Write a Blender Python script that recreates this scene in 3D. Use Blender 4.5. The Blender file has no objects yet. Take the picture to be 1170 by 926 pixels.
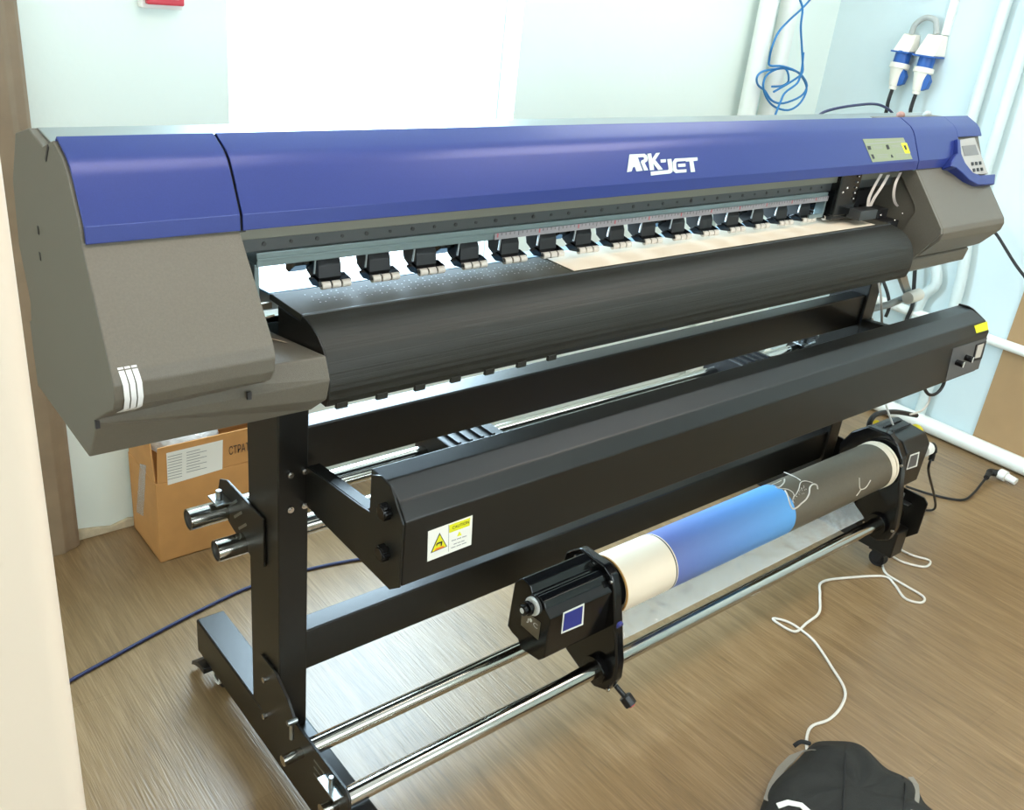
import bpy, bmesh, math, random
from mathutils import Vector, Matrix
random.seed(4)
PI = math.pi
S = bpy.context.scene
COL = S.collection

# ------------------------------------------------------------------ camera
CAM = Vector((-0.64330225, -1.30939068, 1.61672641))
YAW, PIT, ROL = math.radians(41.89276171), math.radians(25.28057196), math.radians(6.476078)
FPX = 1059.5545783
_f = Vector((math.sin(YAW)*math.cos(PIT), math.cos(YAW)*math.cos(PIT), -math.sin(PIT)))
_r = Vector((math.cos(YAW), -math.sin(YAW), 0)); _u = _r.cross(_f)
R_ = _r*math.cos(ROL)+_u*math.sin(ROL); U_ = -_r*math.sin(ROL)+_u*math.cos(ROL); F_ = _f
cd = bpy.data.cameras.new('camera'); cam = bpy.data.objects.new('camera', cd); COL.objects.link(cam)
cam.matrix_world = Matrix(((R_.x, U_.x, -F_.x, CAM.x), (R_.y, U_.y, -F_.y, CAM.y), (R_.z, U_.z, -F_.z, CAM.z), (0, 0, 0, 1)))
cd.sensor_width = 36; cd.lens = 36*FPX/1170; cd.clip_start = 0.02
S.camera = cam

# ------------------------------------------------------------------ light
S.view_settings.view_transform = 'Standard'; S.view_settings.look = 'None'
S.view_settings.exposure = 0.0; S.view_settings.gamma = 1.0; S.view_settings.use_curve_mapping = False
W = bpy.data.worlds.new('sky'); S.world = W; W.use_nodes = True
bg = W.node_tree.nodes['Background']; bg.inputs[0].default_value = (0.80, 0.92, 1.0, 1); bg.inputs[1].default_value = 5.0

def area(name, loc, rot, sx, sy, power, color):
    l = bpy.data.lights.new(name, 'AREA'); l.shape = 'RECTANGLE'; l.size = sx; l.size_y = sy
    l.energy = power; l.color = color
    o = bpy.data.objects.new(name, l); COL.objects.link(o); o.location = loc; o.rotation_euler = rot
    return o
area('window_daylight', (0.91, 1.30, 1.45), (-PI/2, 0, 0), 0.98, 1.66, 118, (0.64, 0.84, 1.0))
area('front_fill_light', (0.6, -3.15, 1.6), (PI/2, 0, 0), 2.6, 1.3, 22, (1.0, 0.92, 0.84))  # warm fill added behind the camera, as if from an unseen window
area('left_fill_light', (-2.47, 0.1, 1.55), (0, -PI/2, 0), 1.2, 1.2, 15, (1.0, 0.93, 0.86))  # fill added from the left to lift the grey side panel
area('ceiling_lamp_light', (0.0, -0.68, 2.62), (0, 0, 0), 1.2, 0.55, 14, (1.0, 0.86, 0.74))
area('ceiling_lamp_light_far', (1.9, -0.9, 2.62), (0, 0, 0), 1.2, 0.55, 20, (1.0, 0.88, 0.78))
area('corner_fill_light', (2.3, 0.45, 2.62), (0, 0, 0), 1.2, 0.55, 9, (0.95, 0.97, 1.0))  # extra lamp added to brighten the upper right wall

# ------------------------------------------------------------------ pixel helpers
def at(u, v, ax, val):
    d = F_ + R_*((u-585)/FPX) - U_*((v-463)/FPX)
    k = (val-CAM[ax])/d[ax]
    return CAM + d*k
def atp(u, v, p0, n, off=0.0):
    d = F_ + R_*((u-585)/FPX) - U_*((v-463)/FPX)
    k = (p0-CAM).dot(n)/d.dot(n)
    return CAM + d*k + n*off

# ------------------------------------------------------------------ materials
def srgb(c):
    return tuple((x/255/12.92 if x/255 <= .04045 else ((x/255+.055)/1.055)**2.4) for x in c)
def mat(name, rgb, rough=.5, metal=0., spec=.5, noise=0., nscale=40, bump=0., bscale=200, coat=0., emis=None, alpha=1.0, trans=0.):
    m = bpy.data.materials.new(name); m.use_nodes = True; nt = m.node_tree
    b = nt.nodes['Principled BSDF']; c = srgb(rgb)
    b.inputs['Base Color'].default_value = (*c, 1); b.inputs['Roughness'].default_value = rough
    b.inputs['Metallic'].default_value = metal; b.inputs['Specular IOR Level'].default_value = spec
    b.inputs['Coat Weight'].default_value = coat; b.inputs['Coat Roughness'].default_value = .15
    b.inputs['Alpha'].default_value = alpha; b.inputs['Transmission Weight'].default_value = trans
    if emis: b.inputs['Emission Color'].default_value = (*srgb(rgb), 1); b.inputs['Emission Strength'].default_value = emis
    tc = nt.nodes.new('ShaderNodeTexCoord')
    if noise:
        n = nt.nodes.new('ShaderNodeTexNoise'); n.inputs['Scale'].default_value = nscale; n.inputs['Detail'].default_value = 5
        nt.links.new(tc.outputs['Object'], n.inputs['Vector'])
        r = nt.nodes.new('ShaderNodeMapRange'); r.inputs[1].default_value = .3; r.inputs[2].default_value = .7
        r.inputs[3].default_value = 1-noise; r.inputs[4].default_value = 1+noise
        nt.links.new(n.outputs['Fac'], r.inputs[0])
        mx = nt.nodes.new('ShaderNodeVectorMath'); mx.operation = 'SCALE'; mx.inputs[0].default_value = c
        nt.links.new(r.outputs[0], mx.inputs['Scale']); nt.links.new(mx.outputs[0], b.inputs['Base Color'])
    if bump:
        n2 = nt.nodes.new('ShaderNodeTexNoise'); n2.inputs['Scale'].default_value = bscale; n2.inputs['Detail'].default_value = 3
        nt.links.new(tc.outputs['Object'], n2.inputs['Vector'])
        bp = nt.nodes.new('ShaderNodeBump'); bp.inputs['Strength'].default_value = bump; bp.inputs['Distance'].default_value = .002
        nt.links.new(n2.outputs['Fac'], bp.inputs['Height']); nt.links.new(bp.outputs[0], b.inputs['Normal'])
    return m
M = {}
M['grey'] = mat('grey_textured_paint', (104, 98, 87), .44, spec=.4, noise=.06, nscale=300, bump=.25, bscale=900)
M['blue'] = mat('blue_metallic_paint', (40, 54, 122), .34, metal=.15, spec=.45, noise=.05, nscale=500, coat=.12)
M['black'] = mat('black_powder_coat', (19, 18, 15), .34, spec=.5, noise=.05, nscale=200, bump=.15, bscale=900)
M['black_gloss'] = mat('black_gloss_plastic', (14, 14, 15), .16, spec=.5)
M['black_matt'] = mat('black_plastic', (24, 24, 26), .45)
M['rubber'] = mat('black_rubber', (20, 20, 21), .6)
M['chrome'] = mat('polished_steel', (190, 186, 178), .13, metal=1.)
M['steel'] = mat('satin_steel', (170, 176, 178), .3, metal=1.)
M['khaki'] = mat('khaki_anodised', (122, 120, 108), .4, metal=.4)
M['guide'] = mat('blue_grey_steel', (122, 158, 184), .45)
M['ruler'] = mat('grey_lavender_ruler', (150, 144, 146), .5)
M['tick'] = mat('faded_ink', (104, 96, 100), .6)
M['tick_red'] = mat('faded_red_ink', (180, 90, 96), .6)
M['putty'] = mat('pinkish_putty', (168, 132, 122), .7)
M['rail'] = mat('grey_anodised', (82, 84, 84), .35, metal=.5)
M['rail_light'] = mat('light_anodised', (128, 142, 142), .33, metal=.5)
M['white'] = mat('white_plastic', (236, 234, 226), .4)
M['cream'] = mat('cream_print_media', (236, 220, 196), .6, noise=.015, nscale=8)
M['beige'] = mat('beige_plastic', (205, 196, 184), .5)
M['plugcream'] = mat('ivory_plastic', (240, 234, 220), .4)
M['plugblue'] = mat('socket_blue_plastic', (38, 92, 170), .4)
M['grey_tube'] = mat('grey_corrugated_tube', (176, 180, 176), .5)
M['bolt'] = mat('zinc_bolt', (205, 200, 196), .25, metal=1.)
M['yellow'] = mat('yellow_plastic', (228, 205, 30), .4)
M['red'] = mat('red_plastic', (196, 52, 66), .4)
M['label_white'] = mat('white_label', (236, 234, 224), .5)
M['label_yellow'] = mat('yellow_label', (226, 222, 30), .5)
M['label_green'] = mat('pale_green_label', (140, 148, 118), .45)
M['ink'] = mat('black_ink', (40, 38, 38), .5)
M['ink_grey'] = mat('grey_ink', (150, 150, 145), .5)
M['ink_orange'] = mat('orange_ink', (232, 130, 40), .5)
M['label_blue'] = mat('blue_label', (50, 56, 130), .4)
M['logo'] = mat('silver_white_lettering', (205, 216, 208), .4)
M['tape'] = mat('reflective_white_tape', (240, 238, 236), .3)
M['lcd'] = mat('grey_lcd', (120, 116, 112), .2)
M['panel_grey'] = mat('light_grey_keypad', (168, 164, 158), .4)
M['panel_dark'] = mat('dark_grey_face_plate', (88, 88, 88), .4)
M['plate'] = mat('brass_grey_plate', (134, 124, 106), .35, metal=.7)
M['print_blue'] = mat('blue_print', (88, 116, 180), .5)
def print_mat():
    m, nt, b, tc = tree_('blue_print'); N = nt.nodes.new; L = nt.links.new
    sx = N('ShaderNodeSeparateXYZ'); L(tc.outputs['Object'], sx.inputs[0]); mr = N('ShaderNodeMapRange'); mr.inputs[1].default_value = .872; mr.inputs[2].default_value = 1.335
    cr = N('ShaderNodeValToRGB'); e = cr.color_ramp.elements; e[0].color = (*srgb((96, 110, 168)), 1); e[1].color = (*srgb((92, 158, 216)), 1)
    L(sx.outputs[0], mr.inputs[0]); L(mr.outputs[0], cr.inputs[0]); L(cr.outputs[0], b.inputs['Base Color']); b.inputs['Roughness'].default_value = .5; return m
def tree_(name):
    m = bpy.data.materials.new(name); m.use_nodes = True; nt = m.node_tree
    return m, nt, nt.nodes['Principled BSDF'], nt.nodes.new('ShaderNodeTexCoord')
M['print_blue'] = print_mat()
M['print_taupe'] = mat('taupe_print', (94, 85, 70), .5, noise=.05, nscale=120)
M['print_line'] = mat('white_print_line', (205, 196, 182), .5)
M['core'] = mat('brown_card_core', (190, 142, 78), .7)
M['cable_blue'] = mat('blue_cable', (42, 120, 180), .45)
M['cable_navy'] = mat('dark_navy_cable', (40, 46, 84), .45)
M['cable_black'] = mat('black_cable', (22, 22, 23), .5)
M['cable_white'] = mat('white_cable', (222, 216, 204), .5)
M['ribbon'] = mat('pale_flat_ribbon', (196, 182, 172), .45)
M['pipe'] = mat('white_enamel_pipe', (238, 240, 232), .3, noise=.02, nscale=6)
M['pipe_cyan'] = mat('pale_cyan_painted_pipe', (214, 226, 224), .35, noise=.03, nscale=6)
M['card'] = mat('brown_cardboard', (196, 142, 82), .75, noise=.06, nscale=18)
M['card_in'] = mat('brown_cardboard_inner', (160, 112, 62), .8, noise=.06, nscale=18)
M['board'] = mat('beige_fibreboard', (168, 136, 96), .7, noise=.04, nscale=10)
M['bag'] = mat('black_nylon_cloth', (28, 28, 23), .8, noise=.15, nscale=60, bump=.5, bscale=300)
M['bag_dark'] = mat('black_webbing', (24, 24, 23), .8)
M['strap'] = mat('grey_webbing', (142, 136, 124), .7, bump=.4, bscale=400)
M['wood'] = mat('brown_varnished_wood', (138, 118, 94), .5, noise=.12, nscale=12)
M['door'] = mat('ivory_door_paint', (224, 206, 186), .4)
M['frame_white'] = mat('white_window_paint', (236, 240, 236), .35)
M['plastic_wrap'] = None

def tree(name):
    m = bpy.data.materials.new(name); m.use_nodes = True; nt = m.node_tree
    return m, nt, nt.nodes['Principled BSDF'], nt.nodes.new('ShaderNodeTexCoord')
# laminate floor: planks run along Y
def floor_mat():
    m, nt, b, tc = tree('oak_laminate'); N = nt.nodes.new; L = nt.links.new
    mp = N('ShaderNodeMapping'); mp.inputs['Rotation'].default_value = (0, 0, PI/2); L(tc.outputs['Object'], mp.inputs[0])
    br = N('ShaderNodeTexBrick'); br.inputs['Scale'].default_value = 1; br.inputs['Brick Width'].default_value = 1.25
    br.inputs['Row Height'].default_value = .19; br.inputs['Mortar Size'].default_value = .0012; br.inputs['Mortar Smooth'].default_value = .6
    br.offset = .37; br.inputs['Color1'].default_value = (.45, .45, .45, 1); br.inputs['Color2'].default_value = (.62, .62, .62, 1); br.inputs['Mortar'].default_value = (.3, .3, .3, 1)
    L(mp.outputs[0], br.inputs['Vector'])
    st = N('ShaderNodeMapping'); st.inputs['Scale'].default_value = (9, .8, 1); L(tc.outputs['Object'], st.inputs[0])
    n1 = N('ShaderNodeTexNoise'); n1.inputs['Scale'].default_value = 3.5; n1.inputs['Detail'].default_value = 9; n1.inputs['Roughness'].default_value = .62; n1.inputs['Distortion'].default_value = 1.2
    L(st.outputs[0], n1.inputs['Vector'])
    st2 = N('ShaderNodeMapping'); st2.inputs['Scale'].default_value = (60, 2.4, 1); L(tc.outputs['Object'], st2.inputs[0])
    n2 = N('ShaderNodeTexNoise'); n2.inputs['Scale'].default_value = 4; n2.inputs['Detail'].default_value = 6; L(st2.outputs[0], n2.inputs['Vector'])
    mix = N('ShaderNodeMath'); mix.operation = 'MULTIPLY_ADD'; mix.inputs[1].default_value = .55; L(n1.outputs['Fac'], mix.inputs[0])
    mm = N('ShaderNodeMath'); mm.operation = 'MULTIPLY_ADD'; mm.inputs[1].default_value = .35; L(n2.outputs['Fac'], mm.inputs[0])
    bw = N('ShaderNodeMath'); bw.operation = 'MULTIPLY'; bw.inputs[1].default_value = .28; L(br.outputs['Color'], bw.inputs[0])
    L(bw.outputs[0], mm.inputs[2]); L(mm.outputs[0], mix.inputs[2])
    cr = N('ShaderNodeValToRGB'); e = cr.color_ramp.elements
    e[0].position = .32; e[0].color = (*srgb((88, 68, 44)), 1); e[1].position = .85; e[1].color = (*srgb((164, 136, 100)), 1)
    k = e.new(.58); k.color = (*srgb((131, 105, 71)), 1)
    L(mix.outputs[0], cr.inputs[0]); L(cr.outputs[0], b.inputs['Base Color'])
    b.inputs['Roughness'].default_value = .34; b.inputs['Specular IOR Level'].default_value = .6
    bu = N('ShaderNodeBump'); bu.inputs['Strength'].default_value = .6; bu.inputs['Distance'].default_value = .0016
    L(n2.outputs['Fac'], bu.inputs['Height']); L(bu.outputs[0], b.inputs['Normal'])
    return m
M['floor'] = floor_mat()
def wall_mat(name, c1, c2, rough=.5):
    m, nt, b, tc = tree(name); N = nt.nodes.new; L = nt.links.new
    n = N('ShaderNodeTexNoise'); n.inputs['Scale'].default_value = 1.6; n.inputs['Detail'].default_value = 4; L(tc.outputs['Object'], n.inputs['Vector'])
    cr = N('ShaderNodeValToRGB'); e = cr.color_ramp.elements; e[0].position = .3; e[1].position = .7
    e[0].color = (*srgb(c1), 1); e[1].color = (*srgb(c2), 1); L(n.outputs['Fac'], cr.inputs[0]); L(cr.outputs[0], b.inputs['Base Color'])
    n2 = N('ShaderNodeTexNoise'); n2.inputs['Scale'].default_value = 35; n2.inputs['Detail'].default_value = 3; L(tc.outputs['Object'], n2.inputs['Vector'])
    bu = N('ShaderNodeBump'); bu.inputs['Strength'].default_value = .25; bu.inputs['Distance'].default_value = .003
    L(n2.outputs['Fac'], bu.inputs['Height']); L(bu.outputs[0], b.inputs['Normal']); b.inputs['Roughness'].default_value = rough
    return m
M['wall'] = wall_mat('pale_mint_wall_paint', (227, 238, 230), (233, 242, 235))
M['wall_cyan'] = wall_mat('pale_cyan_wall_paint', (204, 220, 223), (216, 231, 232))
M['ceiling'] = mat('white_ceiling', (232, 232, 228), .8)
M['plaster'] = mat('crumbling_plaster', (198, 184, 156), .9, noise=.2, nscale=30)
def thin_glass(name, tint=(.96, .99, 1), gloss=.08, diff=0., rough=.02, bump=0.):
    m = bpy.data.materials.new(name); m.use_nodes = True; nt = m.node_tree; nt.nodes.clear(); N = nt.nodes.new; L = nt.links.new
    o = N('ShaderNodeOutputMaterial'); t = N('ShaderNodeBsdfTransparent'); t.inputs[0].default_value = (*tint, 1)
    g = N('ShaderNodeBsdfGlossy'); g.inputs['Roughness'].default_value = rough
    mx = N('ShaderNodeMixShader'); mx.inputs[0].default_value = gloss; L(t.outputs[0], mx.inputs[1]); L(g.outputs[0], mx.inputs[2])
    last = mx
    if diff:
        d = N('ShaderNodeBsdfDiffuse'); d.inputs[0].default_value = (.85, .86, .85, 1); m2 = N('ShaderNodeMixShader'); m2.inputs[0].default_value = diff
        L(mx.outputs[0], m2.inputs[1]); L(d.outputs[0], m2.inputs[2]); last = m2
    if bump:
        tc = N('ShaderNodeTexCoord'); n = N('ShaderNodeTexNoise'); n.inputs['Scale'].default_value = bump; L(tc.outputs['Object'], n.inputs['Vector'])
        bu = N('ShaderNodeBump'); bu.inputs['Strength'].default_value = 1; bu.inputs['Distance'].default_value = .01; L(n.outputs['Fac'], bu.inputs['Height']); L(bu.outputs[0], g.inputs['Normal'])
    L(last.outputs[0], o.inputs[0]); return m
M['glass'] = thin_glass('window_glass')
M['film'] = thin_glass('clear_film', (.97, .98, .98), .15, .22, .2, 14)
M['wrap'] = thin_glass('bubble_wrap', (.95, .96, .96), .3, .3, .15, 60)
# grooved apron: fine horizontal grooves following the curve (object Z)
def apron_mat():
    m, nt, b, tc = tree('black_ribbed_steel'); N = nt.nodes.new; L = nt.links.new
    b.inputs['Base Color'].default_value = (*srgb((34, 33, 27)), 1); b.inputs['Roughness'].default_value = .5; b.inputs['Specular IOR Level'].default_value = .4
    mp = N('ShaderNodeMapping'); mp.inputs['Scale'].default_value = (0, 22, 60); L(tc.outputs['Object'], mp.inputs[0])
    n = N('ShaderNodeTexNoise'); n.inputs['Scale'].default_value = 1.6; n.inputs['Detail'].default_value = 6; L(mp.outputs[0], n.inputs['Vector'])
    bu = N('ShaderNodeBump'); bu.inputs['Strength'].default_value = .7; bu.inputs['Distance'].default_value = .005
    L(n.outputs['Fac'], bu.inputs['Height']); L(bu.outputs[0], b.inputs['Normal']); return m
M['apron'] = apron_mat()
# gradient-free brushed platen with tiny suction holes is built as mesh dots
M['platen'] = mat('dark_anodised_platen', (66, 64, 54), .62, spec=.25, noise=.08, nscale=60)

# ------------------------------------------------------------------ mesh helpers
class MB:
    def __init__(s): s.v = []; s.f = []
    def add(s, vs, fs):
        b = len(s.v); s.v += [tuple(v) for v in vs]; s.f += [tuple(b+i for i in f) for f in fs]; return s
    def box(s, x0, x1, y0, y1, z0, z1):
        return s.add([(x0,y0,z0),(x1,y0,z0),(x1,y1,z0),(x0,y1,z0),(x0,y0,z1),(x1,y0,z1),(x1,y1,z1),(x0,y1,z1)],
                     [(0,3,2,1),(4,5,6,7),(0,1,5,4),(1,2,6,5),(2,3,7,6),(3,0,4,7)])
    def prism(s, prof, a0, a1, ax=0, prof2=None):
        """profile of (p,q) pairs swept along axis ax from a0 to a1"""
        n = len(prof); P2 = prof2 or prof
        def mk(a, p): return (a, p[0], p[1]) if ax == 0 else ((p[0], a, p[1]) if ax == 1 else (p[0], p[1], a))
        vs = [mk(a0, p) for p in prof]+[mk(a1, p) for p in P2]
        fs = [(i, (i+1) % n, n+(i+1) % n, n+i) for i in range(n)]+[tuple(range(n))[::-1], tuple(range(n, 2*n))]
        return s.add(vs, fs)
    def sheet(s, prof, x0, x1, t, x0s=None, x1s=None):
        """open profile (y,z) with thickness t inward, swept along X"""
        n = len(prof); nr = []
        for i in range(n):
            a = Vector(prof[max(i-1, 0)]); b = Vector(prof[min(i+1, n-1)]); d = (b-a).normalized(); nr.append(Vector((-d.y, d.x)))
        inn = [(prof[i][0]+nr[i].x*t, prof[i][1]+nr[i].y*t) for i in range(n)]
        vs = []; A = x0s or [x0]*n; B = x1s or [x1]*n
        vs += [(A[i], *prof[i]) for i in range(n)]; vs += [(B[i], *prof[i]) for i in range(n)]
        vs += [(A[i], *inn[i]) for i in range(n)]; vs += [(B[i], *inn[i]) for i in range(n)]
        fs = []
        for i in range(n-1):
            fs += [(i, i+1, n+i+1, n+i), (2*n+i, 3*n+i, 3*n+i+1, 2*n+i+1), (i, 2*n+i, 2*n+i+1, i+1), (n+i, n+i+1, 3*n+i+1, 3*n+i)]
        fs += [(0, n, 3*n, 2*n), (n-1, 3*n-1, 4*n-1, 2*n-1)]
        return s.add(vs, fs)
    def cyl(s, p0, p1, r0, r1=None, n=24, caps=True):
        p0 = Vector(p0); p1 = Vector(p1); r1 = r0 if r1 is None else r1; d = (p1-p0).normalized()
        a = d.orthogonal().normalized(); b = d.cross(a); vs = []
        for p, r in ((p0, r0), (p1, r1)):
            for i in range(n):
                t = 2*PI*i/n; vs.append(p+a*math.cos(t)*r+b*math.sin(t)*r)
        fs = [(i, (i+1) % n, n+(i+1) % n, n+i) for i in range(n)]
        if caps: fs += [tuple(range(n))[::-1], tuple(range(n, 2*n))]
        return s.add(vs, fs)
    def tubewall(s, p0, p1, ro, ri, n=32):
        p0 = Vector(p0); p1 = Vector(p1); d = (p1-p0).normalized(); a = d.orthogonal().normalized(); b = d.cross(a); vs = []
        for p, r in ((p0, ro), (p1, ro), (p1, ri), (p0, ri)):
            for i in range(n): t = 2*PI*i/n; vs.append(p+a*math.cos(t)*r+b*math.sin(t)*r)
        fs = []
        for k in range(4):
            for i in range(n): fs.append((k*n+i, k*n+(i+1) % n, ((k+1) % 4)*n+(i+1) % n, ((k+1) % 4)*n+i))
        return s.add(vs, fs)
    def path(s, pts, r, n=8, sub=6):
        P = [Vector(p) for p in pts]; Q = []
        if sub > 1 and len(P) > 2:
            for i in range(len(P)-1):
                p0 = P[max(i-1, 0)]; p1 = P[i]; p2 = P[i+1]; p3 = P[min(i+2, len(P)-1)]
                for k in range(sub):
                    t = k/sub; Q.append(.5*((2*p1)+(p2-p0)*t+(2*p0-5*p1+4*p2-p3)*t*t+(3*p1-p0-3*p2+p3)*t**3))
            Q.append(P[-1])
        else: Q = P
        rr = r if isinstance(r, (list, tuple)) else [r]*len(Q)
        d = (Q[1]-Q[0]).normalized(); a = d.orthogonal().normalized(); vs = []
        for i, q in enumerate(Q):
            d = (Q[min(i+1, len(Q)-1)]-Q[max(i-1, 0)]).normalized(); a = (a-d*a.dot(d)).normalized(); b = d.cross(a)
            for k in range(n): t = 2*PI*k/n; vs.append(q+(a*math.cos(t)+b*math.sin(t))*rr[min(i, len(rr)-1)])
        m = len(Q); fs = [(i*n+k, i*n+(k+1) % n, (i+1)*n+(k+1) % n, (i+1)*n+k) for i in range(m-1) for k in range(n)]
        fs += [tuple(range(n))[::-1], tuple(range((m-1)*n, m*n))]
        return s.add(vs, fs)
    def poly(s, pts, t, nrm=None):
        """flat polygon of real thickness t along its normal"""
        P = [Vector(p) for p in pts]
        if nrm is None: nrm = (P[1]-P[0]).cross(P[2]-P[0]).normalized()
        if nrm.dot(CAM-P[0]) < 0: nrm = -nrm
        n = len(P); vs = P+[p+nrm*t for p in P]
        return s.add(vs, [tuple(range(n))[::-1], tuple(range(n, 2*n))]+[(i, (i+1) % n, n+(i+1) % n, n+i) for i in range(n)])
    def sphere(s, c, r, nu=14, nv=8, sc=(1, 1, 1)):
        vs = [(c[0], c[1], c[2]+r*sc[2])]
        for j in range(1, nv):
            ph = PI*j/nv
            for i in range(nu): th = 2*PI*i/nu; vs.append((c[0]+r*sc[0]*math.sin(ph)*math.cos(th), c[1]+r*sc[1]*math.sin(ph)*math.sin(th), c[2]+r*sc[2]*math.cos(ph)))
        vs.append((c[0], c[1], c[2]-r*sc[2])); fs = [(0, 1+i, 1+(i+1) % nu) for i in range(nu)]
        for j in range(nv-2):
            for i in range(nu): a = 1+j*nu; fs.append((a+i, a+nu+i, a+nu+(i+1) % nu, a+(i+1) % nu))
        a = 1+(nv-2)*nu; fs += [(a+i, len(vs)-1, a+(i+1) % nu) for i in range(nu)]
        return s.add(vs, fs)
    def build(s, name, material, parent=None, bevel=0., smooth=None, seg=2):
        me = bpy.data.meshes.new(name); me.from_pydata(s.v, [], s.f); me.update()
        bm = bmesh.new(); bm.from_mesh(me); bmesh.ops.recalc_face_normals(bm, faces=bm.faces); bm.to_mesh(me); bm.free()
        me.materials.append(material)
        o = bpy.data.objects.new(name, me); COL.objects.link(o)
        if bevel:
            b = o.modifiers.new('bevel', 'BEVEL'); b.width = bevel; b.segments = seg; b.limit_method = 'ANGLE'; b.angle_limit = math.radians(18); b.harden_normals = smooth is not None
        if smooth is not None:
            for p in me.polygons: p.use_smooth = True
            me.set_sharp_from_angle(angle=math.radians(smooth))
        if parent:
            o.parent = parent; o.location = -parent.location if parent.type == 'EMPTY' and parent.parent is None else (0, 0, 0)
        return o
def empty(name, loc):
    o = bpy.data.objects.new(name, None); COL.objects.link(o); o.location = loc; o.empty_display_size = .05; return o
def tag(o, label, cat, group=None):
    o['label'] = label; o['category'] = cat
    if group: o['group'] = group
    return o
def lab(o, t): o['label'] = t; return o
def struct(o): o['kind'] = 'structure'; return o
def text(name, body, org, xd, yd, h, material, parent, width=None, off=.0006):
    c = bpy.data.curves.new(name, 'FONT'); c.body = body; c.size = 1; c.extrude = 0
    t = bpy.data.objects.new(name, c); COL.objects.link(t)
    me = bpy.data.meshes.new_from_object(t.evaluated_get(bpy.context.evaluated_depsgraph_get()))
    bpy.data.objects.remove(t); xs = [v.co.x for v in me.vertices] or [0, 1]; w0 = min(xs); w1 = max(xs)
    xd = Vector(xd).normalized(); yd = Vector(yd).normalized(); n = xd.cross(yd).normalized(); org = Vector(org)
    if n.dot(CAM-org) < 0: n = -n
    kx = (width/(w1-w0)) if width else h
    for v in me.vertices: v.co = org+xd*((v.co.x-w0)*kx)+yd*(v.co.y*h)+n*off
    me.name = name; me.materials.clear(); me.materials.append(material)
    o = bpy.data.objects.new(name, me); COL.objects.link(o)
    if parent: o.parent = parent; o.location = -parent.location if parent.type == 'EMPTY' and parent.parent is None else (0, 0, 0)
    return o

# ================================================================== THE ROOM
XW, YW, XL, YF, H = 3.137, 1.125, -2.4, -3.1, 2.75
struct(MB().box(XL-.1, XW+.1, YF-.1, YW+.3, -.1, 0).build('floor', M['floor']))
struct(MB().box(XL-.1, XW+.1, YF-.1, YW+.3, H, H+.1).build('ceiling', M['ceiling']))
wx0, wx1, wz0, wz1 = .42, 1.40, .56, 2.30
w = MB(); w.box(XL-.1, wx0, YW, YW+.16, 0, H); w.box(wx1, XW+.1, YW, YW+.16, 0, H); w.box(wx0, wx1, YW, YW+.16, 0, wz0); w.box(wx0, wx1, YW, YW+.16, wz1, H)
struct(w.build('wall_back', M['wall']))
struct(MB().box(XW, XW+.1, YF, YW, 0, H).build('wall_right', M['wall_cyan']))
w = MB(); w.box(XL-.1, XL, YF, -.5, 0, H).box(XL-.1, XL, .7, YW, 0, H).box(XL-.1, XL, -.5, .7, 0, .95).box(XL-.1, XL, -.5, .7, 2.15, H)
struct(w.build('wall_left', M['wall']))
w = MB(); w.box(XL-.08, XL-.03, -.5, -.45, .95, 2.15).box(XL-.08, XL-.03, .65, .7, .95, 2.15).box(XL-.08, XL-.03, -.45, .65, .95, 1.0).box(XL-.08, XL-.03, -.45, .65, 2.1, 2.15)
w3 = struct(w.build('added_window_left', M['frame_white'], bevel=.004)); MB().box(XL-.06, XL-.054, -.45, .65, 1.0, 2.1).build('glass_pane', M['glass'], w3)  # unseen window, added to go with the left fill light
w = MB(); w.box(XL-.1, -.8, YF-.1, YF, 0, H); w.box(2.0, XW+.1, YF-.1, YF, 0, H); w.box(-.8, 2.0, YF-.1, YF, 0, .85); w.box(-.8, 2.0, YF-.1, YF, 2.35, H)
struct(w.build('wall_front', M['wall']))
# window in the back wall: frame with one mullion, glass, sill
wf = MB(); t = .045
y0, y1 = YW+.085, YW+.14
t = .03; wf.box(wx0, wx0+t, y0, y1, wz0, wz1).box(wx1-t, wx1, y0, y1, wz0, wz1).box(wx0+t, wx1-t, y0, y1, wz0, wz0+t).box(wx0+t, wx1-t, y0, y1, wz1-t, wz1)
wn = struct(wf.build('window_1', M['frame_white'], bevel=.004))
MB().box(wx0+t, wx1-t, y0+.02, y0+.026, wz0+t, wz1-t).build('glass_pane', M['glass'], wn)
MB().box(wx0-.04, wx1+.04, YW-.09, YW+.085, wz0-.03, wz0).build('window_sill', M['frame_white'], wn, bevel=.006)
# wooden door frame at the left of the back wall, crumbled plaster at its foot
df = MB(); df.prism([(-.205, YW-.0), (-.205, YW-.045), (-.19, YW-.055), (-.12, YW-.055), (-.105, YW-.045), (-.085, YW-.04), (-.075, YW-.03), (-.072, YW)], 0, 2.2, ax=2)
struct(df.build('trim_1', M['wood'], bevel=.002))
dd = struct(MB().box(-.95, -.205, YW-.03, YW, 0.01, 2.1).build('door_1', M['wood'], bevel=.002))
MB().cyl((-.86, YW-.03, 1.0), (-.86, YW-.07, 1.0), .012).cyl((-.86, YW-.065, 1.0), (-.76, YW-.065, 1.0), .009).build('door_handle', M['steel'], dd, smooth=40)
pm = MB(); pts = [(-.072, 0), (-.072, .035), (-.03, .028), (.02, .018), (.07, .03), (.12, .02), (.2, .014), (.3, .01), (.3, 0)]
pm.prism(pts, YW-.012, YW, ax=1); struct(pm.build('baseboard_back', M['plaster'], bevel=.003))
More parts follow.
